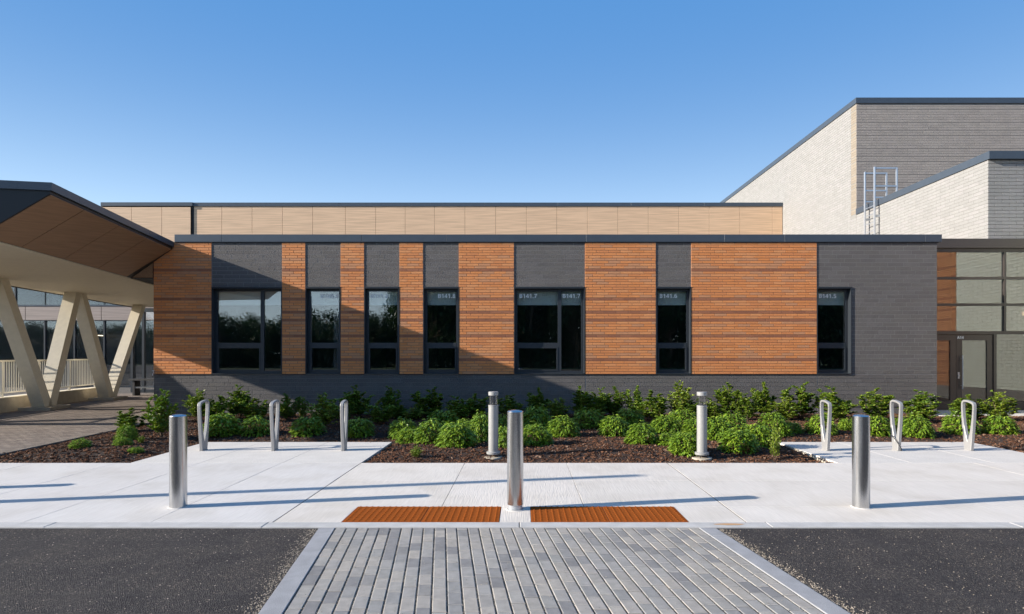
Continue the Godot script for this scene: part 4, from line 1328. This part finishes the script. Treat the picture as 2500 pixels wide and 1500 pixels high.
# ---------------------------------------------------------------- street furniture
func make_street_furniture() -> void:
	# cast iron tactile plates
	var pl := MB.new()
	pl.xf = Transform3D(Basis(Vector3.RIGHT, Vector3(0, 0, -1), Vector3.UP), Vector3(0, 0.0165, 0))
	pl.slab(-0.371, 0.371, 0.0, 0.582, 0, 0.05, 0.003)
	var dm := MB.new()
	for i in 12:
		for k in 10:
			dm.xf = Transform3D(Basis(), Vector3(-0.335 + i * 0.0609, 0.0165, -0.022 - k * 0.0598))
			dm.lathe([Vector2(0.0105, 0), Vector2(0.0092, 0.0055), Vector2(0.0055, 0.0070), Vector2(0, 0.0070)], 10)
	var labels := ["rust-brown tactile plate farthest towards the canopy", "rust-brown tactile plate just canopy-side of the middle steel bollard", "rust-brown tactile plate just doors-side of the middle steel bollard", "rust-brown tactile plate farthest towards the glass doors"]
	var xs := [-1.340, -0.592, 0.4575, 1.206]
	for i in 4:
		var t := thing("tactile_plate", Vector3(xs[i], 0, -(KERB_BACK + 0.004)), labels[i], "tactile plate", "tactile plates at the crossing")
		part("plate", pl.mesh(), M.rust_iron, t)
		part("domes", dm.mesh(), M.rust_iron, t).set_meta("kind", "stuff")
	# stainless bollards
	var tube := MB.new()
	var R := 0.084
	tube.lathe([Vector2(R, 0.0), Vector2(R, 0.945), Vector2(R - 0.004, 0.952)], 48)
	var cap := MB.new()
	cap.lathe([Vector2(R - 0.004, 0.952), Vector2(R * 0.8, 0.958), Vector2(R * 0.45, 0.964), Vector2(0.0, 0.966)], 48)
	var grout := MB.new()
	grout.lathe([Vector2(R + 0.016, 0.0), Vector2(R + 0.012, 0.004), Vector2(R, 0.006)], 32)
	var bl := [[-3.585, 6.40, 0.0, "stainless steel bollard on the sidewalk at the canopy end"], [-0.072, 6.30, 0.055, "stainless steel bollard on a short sleeve between the tactile plates"], [3.526, 6.39, 0.0, "stainless steel bollard on the sidewalk before the bike racks near the doors"], [-8.02, 6.98, 0.0, "stainless steel bollard out of view whose shadow tip lies on the sidewalk"]]
	for q in bl:
		var o := thing("steel_bollard", Vector3(q[0], 0.013, -q[1]), q[3], "bollard", "stainless steel bollards")
		part("tube", tube.mesh(), M.stainless, o, Vector3(0, q[2], 0))
		part("cap", cap.mesh(), M.stainless, o, Vector3(0, q[2], 0))
		if q[2] > 0:
			var sl := MB.new()
			sl.lathe([Vector2(R - 0.008, 0.0), Vector2(R - 0.008, q[2] + 0.01)], 40)
			part("sleeve", sl.mesh(), M.galvanised, o)
		part("grout", grout.mesh(), M.trowelled, o)
	# light bollards
	var lb := [[-0.443, 9.43, "grey light bollard with clear lens at the canopy side of the bed"], [2.74, 9.36, "grey light bollard with clear lens on the doors side of the bed"]]
	for q in lb:
		var o := thing("light_bollard", Vector3(q[0], 0.0, -q[1]), q[2], "light bollard", "light bollards in the mulch")
		var r := 0.076
		var m := MB.new()
		m.lathe([Vector2(0.150, -0.03), Vector2(0.152, 0.022), Vector2(0.146, 0.032), Vector2(0, 0.034)], 40)
		part("footing", m.mesh(), M.cast_concrete, o)
		m = MB.new()
		m.lathe([Vector2(0, 0.075), Vector2(0.102, 0.075), Vector2(0.106, 0.079), Vector2(0.106, 0.108), Vector2(0.102, 0.112), Vector2(r, 0.114)], 40)
		part("flange", m.mesh(), M.grey_paint, o)
		m = MB.new()
		for k in 4:
			var a := TAU * k / 4 + 0.6
			m.tube([Vector3(cos(a) * 0.075, 0.03, sin(a) * 0.075), Vector3(cos(a) * 0.075, 0.076, sin(a) * 0.075)], 0.008, 8)
		part("anchor_bolt", m.mesh(), M.dark_part, o)
		m = MB.new()
		m.lathe([Vector2(r, 0.113), Vector2(r, 0.800), Vector2(r + 0.0025, 0.803), Vector2(r + 0.0025, 0.822), Vector2(r, 0.825), Vector2(0.0, 0.825)], 40)
		part("post", m.mesh(), M.grey_paint, o)
		m = MB.new()
		m.lathe([Vector2(r - 0.006, 0.826), Vector2(r - 0.006, 0.975)], 40)
		m.lathe([Vector2(r - 0.010, 0.975), Vector2(r - 0.010, 0.826)], 40)
		part("lens", m.mesh(), M.lamp_glass, o)
		m = MB.new()
		m.lathe([Vector2(0.055, 0.826), Vector2(0.055, 0.834), Vector2(0.022, 0.840), Vector2(0.022, 0.860), Vector2(0, 0.862)], 24)
		for k in 3:
			var a := TAU * k / 3 + 0.3
			m.tube([Vector3(cos(a) * 0.058, 0.826, sin(a) * 0.058), Vector3(cos(a) * 0.058, 0.975, sin(a) * 0.058)], 0.004, 6)
		part("lamp_holder", m.mesh(), M.dark_part, o)
		m = MB.new()
		m.lathe([Vector2(0, 0.974), Vector2(r, 0.974), Vector2(r + 0.001, 0.976), Vector2(r + 0.001, 1.024), Vector2(r - 0.004, 1.030), Vector2(0, 1.033)], 40)
		part("cap", m.mesh(), M.grey_paint, o)
	make_bike_racks()
	# tall post out of view that throws the long shadow over the sidewalk
	var pole := thing("lamp_post", Vector3(-9.0, 0.013, -5.95), "tall slim grey post out of view throwing the long shadow", "post")
	var m2 := MB.new()
	m2.lathe([Vector2(0.16, 0), Vector2(0.16, 0.02), Vector2(0.085, 0.03), Vector2(0.075, 4.05), Vector2(0, 4.06)], 20)
	part("shaft", m2.mesh(), M.grey_paint, pole)

func make_bike_racks() -> void:
	# outline in (u = depth, y): outer and inner loops with matching counts
	var outer := [Vector2(0, 0), Vector2(0.078, 0), Vector2(0.088, 0.10), Vector2(0.102, 0.22), Vector2(0.120, 0.38), Vector2(0.134, 0.54), Vector2(0.142, 0.68), Vector2(0.143, 0.745), Vector2(0.136, 0.778), Vector2(0.118, 0.798), Vector2(0.06, 0.815), Vector2(0.0, 0.826), Vector2(-0.06, 0.832), Vector2(-0.105, 0.826), Vector2(-0.138, 0.806), Vector2(-0.152, 0.772), Vector2(-0.154, 0.70), Vector2(-0.148, 0.56), Vector2(-0.134, 0.40), Vector2(-0.116, 0.24), Vector2(-0.096, 0.10), Vector2(-0.084, 0)]
	var inner := [Vector2(0.0, 0.150), Vector2(0.006, 0.165), Vector2(0.018, 0.20), Vector2(0.043, 0.28), Vector2(0.073, 0.40), Vector2(0.097, 0.54), Vector2(0.111, 0.66), Vector2(0.114, 0.725), Vector2(0.110, 0.752), Vector2(0.098, 0.768), Vector2(0.055, 0.783), Vector2(0.0, 0.793), Vector2(-0.055, 0.798), Vector2(-0.095, 0.793), Vector2(-0.113, 0.780), Vector2(-0.121, 0.755), Vector2(-0.122, 0.69), Vector2(-0.110, 0.55), Vector2(-0.085, 0.41), Vector2(-0.052, 0.29), Vector2(-0.020, 0.20), Vector2(-0.006, 0.165)]
	var b := MB.new()
	var n := outer.size()
	var h := 0.027; var ch := 0.006
	var P := func(q: Vector2, x: float) -> Vector3: return Vector3(x, q.y, q.x)
	for i in n:
		var j := (i + 1) % n
		var o1: Vector2 = outer[i]; var o2: Vector2 = outer[j]; var i1: Vector2 = inner[i]; var i2: Vector2 = inner[j]
		# rounded arrises: faces pulled in by ch
		var of1 := o1.lerp(i1, 0.10); var of2 := o2.lerp(i2, 0.10); var if1 := i1.lerp(o1, 0.10); var if2 := i2.lerp(o2, 0.10)
		if i == 0 or i == n - 1:
			of1 = o1; of2 = o2
		b.quad(P.call(of1, h), P.call(if1, h), P.call(if2, h), P.call(of2, h))
		b.quad(P.call(of2, -h), P.call(if2, -h), P.call(if1, -h), P.call(of1, -h))
		b.quad(P.call(o1, h - ch), P.call(of1, h), P.call(of2, h), P.call(o2, h - ch))
		b.quad(P.call(o2, ch - h), P.call(of2, -h), P.call(of1, -h), P.call(o1, ch - h))
		b.quad(P.call(o1, ch - h), P.call(o1, h - ch), P.call(o2, h - ch), P.call(o2, ch - h))
		b.quad(P.call(i2, ch - h), P.call(i2, h - ch), P.call(i1, h - ch), P.call(i1, ch - h))
		b.quad(P.call(i1, h - ch), P.call(i2, h - ch), P.call(if2, h), P.call(if1, h))
		b.quad(P.call(i2, ch - h), P.call(i1, ch - h), P.call(if1, -h), P.call(if2, -h))
	var loop := b.mesh()
	var foot := MB.new()
	foot.box(Vector3(-0.03, -0.02, -0.087), Vector3(0.03, 0.004, 0.087))
	var footm := foot.mesh()
	var xs := [-5.28, -4.10, -2.95, 5.03, 6.20, 7.40]
	var lab := ["silver loop bike rack farthest towards the canopy", "silver loop bike rack in the middle of the pad near the canopy", "silver loop bike rack nearest the pad corner beside the mulch, canopy side", "silver loop bike rack first on the pad near the doors", "silver loop bike rack with a black cable lock round its foot", "silver loop bike rack farthest towards the glass doors"]
	for i in 6:
		var o := thing("bike_rack", Vector3(xs[i], 0.014, -10.17), lab[i], "bike rack", "loop bike racks on the concrete pads")
		o.rotation.y = PI      # front leg towards the camera is the broader bend
		o.rotation.y += rng.randf_range(-0.03, 0.03) + PI
		part("loop", loop, M.cast_aluminium, o)
		part("foot", footm, M.cast_aluminium, o)
	var lk := thing("cable_lock", Vector3(6.20, 0.014, -10.17), "black cable lock looped round the foot of a silver bike rack", "cable lock")
	var m := MB.new()
	var pts := []
	for k in 25:
		var a := TAU * k / 24.0
		pts.append(Vector3(cos(a) * 0.055 - 0.012, 0.13 + 0.115 * cos(a + 2.6), sin(a) * 0.125))
	m.tube(pts, 0.007, 6)
	part("cable", m.mesh(), M.dark_part, lk)
	m = MB.new()
	m.box(Vector3(0.034, 0.0, -0.02), Vector3(0.062, 0.035, 0.04))
	part("lock_body", m.mesh(), M.dark_part, lk)

# ---------------------------------------------------------------- shrubs
const ORD := ["first", "second", "third", "fourth", "fifth", "sixth", "seventh", "eighth", "ninth", "tenth", "eleventh", "twelfth", "thirteenth", "fourteenth", "fifteenth", "sixteenth", "seventeenth", "eighteenth", "nineteenth", "twentieth", "twenty-first", "twenty-second", "twenty-third", "twenty-fourth", "twenty-fifth", "twenty-sixth", "twenty-seventh", "twenty-eighth", "twenty-ninth", "thirtieth", "thirty-first", "thirty-second", "thirty-third", "thirty-fourth", "thirty-fifth", "thirty-sixth", "thirty-seventh", "thirty-eighth", "thirty-ninth", "fortieth", "forty-first", "forty-second", "forty-third", "forty-fourth", "forty-fifth", "forty-sixth"]

func upright_variant(sd: int, count: int, spread: float, hue: float) -> Array:
	var r := RandomNumberGenerator.new()
	r.seed = sd
	var lf := MB.new()
	var st := MB.new()
	var stems := r.randi_range(9, 13)
	for k in stems:
		var a := TAU * (k + r.randf()) / stems
		var lean := r.randf_range(0.1, 1.0) * spread
		var top := r.randf_range(0.62, 1.0) - lean * 0.25
		if k == 0:
			lean = 0.06; top = 1.0
		var dir := Vector3(cos(a), 0, sin(a))
		var pts := []
		for i in 6:
			var t := i / 5.0
			pts.append(dir * lean * pow(t, 0.5) + Vector3(r.randfn(0, 0.012), top * t, r.randfn(0, 0.012)))
		st.tube(pts, [0.011, 0.009, 0.007, 0.006, 0.004, 0.002], 5)
		var twigs := 15
		for w in twigs:
			var t := 0.14 + 0.86 * (w + r.randf()) / twigs
			var i0 := mini(int(t * 5.0), 4)
			var p: Vector3 = pts[i0].lerp(pts[i0 + 1], t * 5.0 - i0)
			var ta := r.randf() * TAU
			var td := (Vector3(cos(ta), r.randf_range(0.3, 1.1), sin(ta)) + dir * 0.3).normalized()
			var tl := r.randf_range(0.09, 0.24) * (1.15 - 0.45 * t)
			st.tube([p, p + td * tl], [0.003, 0.0015], 4)
			var nl := int(count / float(stems * twigs))
			for i in nl:
				var q := p + td * tl * r.randf_range(0.15, 1.05)
				var la := r.randf() * TAU
				var ld := (Vector3(cos(la), r.randf_range(-0.15, 0.9), sin(la)) + td * 0.5).normalized()
				var young := r.randf() < 0.22 + 0.45 * hue
				var v := r.randf_range(0.75, 1.2)
				lf.col = Color(0.25 * v, 0.31 * v, 0.032 * v) if young else Color(0.115 * v, 0.205 * v, 0.022 * v)
				lf.leaf(q, ld, Vector3(r.randfn(0, 0.4), 1, r.randfn(0, 0.4)).normalized(), r.randf_range(0.050, 0.080), r.randf_range(0.026, 0.040), 0.05)
	return [lf.mesh(), st.mesh()]

func mound_variant(sd: int, count: int) -> Array:
	var r := RandomNumberGenerator.new()
	r.seed = sd
	var lf := MB.new()
	var st := MB.new()
	var nz := noise(sd, 1.2, FastNoiseLite.TYPE_SIMPLEX, 2)
	for k in 46:
		var a := r.randf() * TAU
		var el := asin(r.randf_range(0.05, 1.0))
		var dir := Vector3(cos(a) * cos(el), sin(el), sin(a) * cos(el))
		var rad := 0.86 * (1.0 + 0.28 * nz.get_noise_3d(dir.x * 1.4, dir.y * 1.4, dir.z * 1.4))
		var tip := Vector3(dir.x * rad * 0.5, 0.06 + dir.y * rad * 0.92, dir.z * rad * 0.5)
		var base := Vector3(dir.x * 0.06, 0, dir.z * 0.06)
		st.tube([base, base.lerp(tip, 0.5) + Vector3.UP * 0.08, tip], [0.012, 0.008, 0.004], 4)
	for i in count:
		var a := r.randf() * TAU
		var sy := r.randf_range(-0.10, 1.0)
		var ce := sqrt(maxf(0.0, 1.0 - sy * sy))
		var dir := Vector3(cos(a) * ce, sy, sin(a) * ce)
		var shell := 1.0 - 0.34 * pow(r.randf(), 1.6)
		var rad := shell * (1.0 + 0.16 * nz.get_noise_3d(dir.x * 1.4, dir.y * 1.4, dir.z * 1.4) + 0.12 * nz.get_noise_3d(dir.x * 4.0, dir.y * 4.0 + 9.0, dir.z * 4.0))
		var p := Vector3(dir.x * rad * 0.5, maxf(0.02, 0.08 + dir.y * rad * 0.9), dir.z * rad * 0.5)
		var out := Vector3(dir.x, 0.0, dir.z)
		if out.length() < 0.15: out = Vector3(cos(a), 0, sin(a))
		out = (out.normalized() + Vector3(r.randfn(0, 0.55), 0, r.randfn(0, 0.55))).normalized()
		var ld := (out * 0.9 + Vector3.UP * r.randf_range(-0.75, 0.45)).normalized()
		var young := r.randf() < 0.28
		var v := r.randf_range(0.75, 1.2)
		lf.col = Color(0.24 * v, 0.34 * v, 0.028 * v) if young else Color(0.125 * v, 0.215 * v, 0.016 * v)
		lf.leaf(p, ld, Vector3(r.randfn(0, 0.3), 1, r.randfn(0, 0.3)).normalized(), r.randf_range(0.12, 0.20), r.randf_range(0.048, 0.072), 0.25)
	return [lf.mesh(), st.mesh()]

func put_shrub(called: String, v: Array, px: float, base: float, h: float, w: float, label: String, cat: String, group: String) -> void:
	var d := minf(gd(base), 15.35)
	var x := gx(px, d)
	var o := thing(called, Vector3(x, maxf(bed_h(x, d), 0.0) - 0.01, -d), label, cat, group)
	o.rotation.y = rng.randf() * TAU
	part("foliage", v[0], M.leaf, o).scale = Vector3(w, h, w)
	part("branches", v[1], M.stem, o).scale = Vector3(w, h, w)

func make_shrubs() -> void:
	var ups := []
	for i in 6: ups.append(upright_variant(300 + i, [7200, 8200, 4200, 9000, 7600, 6400][i], [0.42, 0.5, 0.36, 0.52, 0.45, 0.4][i], [0.2, 0.5, 0.9, 0.1, 0.6, 0.4][i]))
	var mds := []
	for i in 5: mds.append(mound_variant(500 + i, [1300, 1450, 1100, 1350, 1500][i]))
	# upright shrubs: [px, base py, top py, width px]
	var T := [[394, 1078, 968, 56], [309, 1062, 1007, 62], [485, 1034, 964, 56], [532, 1040, 983, 58], [583, 1029, 957, 62], [622, 1038, 985, 60], [700, 1034, 973, 56], [740, 1030, 980, 26], [790, 1054, 974, 70], [838, 1036, 984, 40], [867, 1028, 955, 62], [926, 1045, 990, 60], [950, 1026, 955, 46], [975, 1032, 992, 46], [1010, 1034, 1004, 50], [1050, 1028, 960, 72], [1118, 1034, 980, 66], [1160, 1030, 974, 60], [1247, 1030, 975, 60], [1317, 1027, 960, 50], [1363, 1030, 982, 58], [1420, 1027, 959, 62], [1465, 1030, 962, 44], [1500, 1027, 958, 58], [1554, 1029, 954, 42], [1597, 1036, 965, 66], [1660, 1027, 945, 58], [1700, 1030, 985, 46], [1738, 1032, 985, 50], [1778, 1026, 948, 60], [1822, 1034, 972, 50], [1867, 1027, 947, 52], [1918, 1034, 983, 66], [1958, 1030, 951, 66], [2037, 1038, 961, 70], [2141, 1034, 961, 66], [2246, 1040, 965, 72], [2362, 1034, 976, 66], [2440, 1036, 968, 64], [210, 1030, 990, 1]]
	T.pop_back()
	for i in T.size():
		var q: Array = T[i]
		var d := minf(gd(q[1]), 15.35)
		var py0 := HY + EYE * F / d
		put_shrub("upright_shrub", ups[i % 6] if q[3] > 30 else ups[2], q[0], q[1], (py0 - q[2]) * d / F * 1.02, q[3] * d / F * 1.5, "loose upright green shrub by the grey wall, %s counting from the canopy" % ORD[i], "shrub", "upright shrubs along the wall")
	# mounded shrubs: [px, base py, top py, width px]
	var N := [[309, 1084, 1050, 40], [543, 1068, 1019, 72], [623, 1068, 1027, 60], [751, 1068, 1026, 64], [876, 1070, 1030, 60], [985, 1072, 1030, 58], [1003, 1082, 1048, 56], [1053, 1090, 1036, 66], [1082, 1056, 1011, 66], [1115, 1100, 1042, 76], [1135, 1072, 1036, 56], [1176, 1086, 1020, 54], [1228, 1062, 1024, 50], [1232, 1102, 1050, 44], [1309, 1056, 1001, 66], [1309, 1095, 1047, 64], [1374, 1074, 1028, 64], [1438, 1052, 1008, 70], [1498, 1072, 1024, 60], [1537, 1054, 1007, 62], [1566, 1093, 1045, 62], [1624, 1068, 1025, 64], [1667, 1054, 1008, 62], [1636, 1096, 1066, 62], [1674, 1114, 1065, 66], [1696, 1072, 1034, 56], [1748, 1082, 1030, 64], [1787, 1070, 1018, 70], [1802, 1110, 1056, 74], [1853, 1096, 1044, 66], [1889, 1068, 1018, 66], [1934, 1066, 1040, 40], [2004, 1066, 1024, 62], [2070, 1058, 1030, 36], [2136, 1068, 1024, 60], [2200, 1062, 1030, 44], [2236, 1070, 1024, 62], [2344, 1066, 1016, 64], [2440, 1068, 1022, 62]]
	for i in N.size():
		var q: Array = N[i]
		var d := gd(q[1])
		put_shrub("mounded_shrub", mds[i % 5], q[0], q[1], (q[1] - q[2]) * d / F * 1.08, q[3] * d / F * 1.1, "low mounded shrub with drooping leaves in the mulch, %s counting from the canopy" % ORD[i], "shrub", "mounded shrubs in the bed")
	# small young plants
	var S := [[195.7, 1104, 1083, 42, "tiny bright green plant alone in the mulch near the canopy paving"], [299, 1097, 1078, 38, "small bright plant at the foot of the leafy pair near the canopy"], [331, 1109, 1096, 34, "smallest flat green plant near the sidewalk, canopy end"], [344, 1092, 1076, 26, "small sparse plant beside the leafy pair near the canopy"], [1016, 1122, 1096, 40, "lone sparse seedling in the mulch by the sidewalk, centre"]]
	for i in S.size():
		var q: Array = S[i]
		var d := gd(q[1])
		put_shrub("young_plant", mds[2] if i < 3 else ups[2], q[0], q[1], (q[1] - q[2]) * d / F * 1.15, q[3] * d / F, q[4], "plant", "young plants in the mulch")
	put_shrub("spindly_plant", ups[2], 1893, 1124, 91 * gd(1124) / F, 44 * gd(1124) / F, "thin spindly plant at the mulch corner beside the bike rack pad", "plant", "")
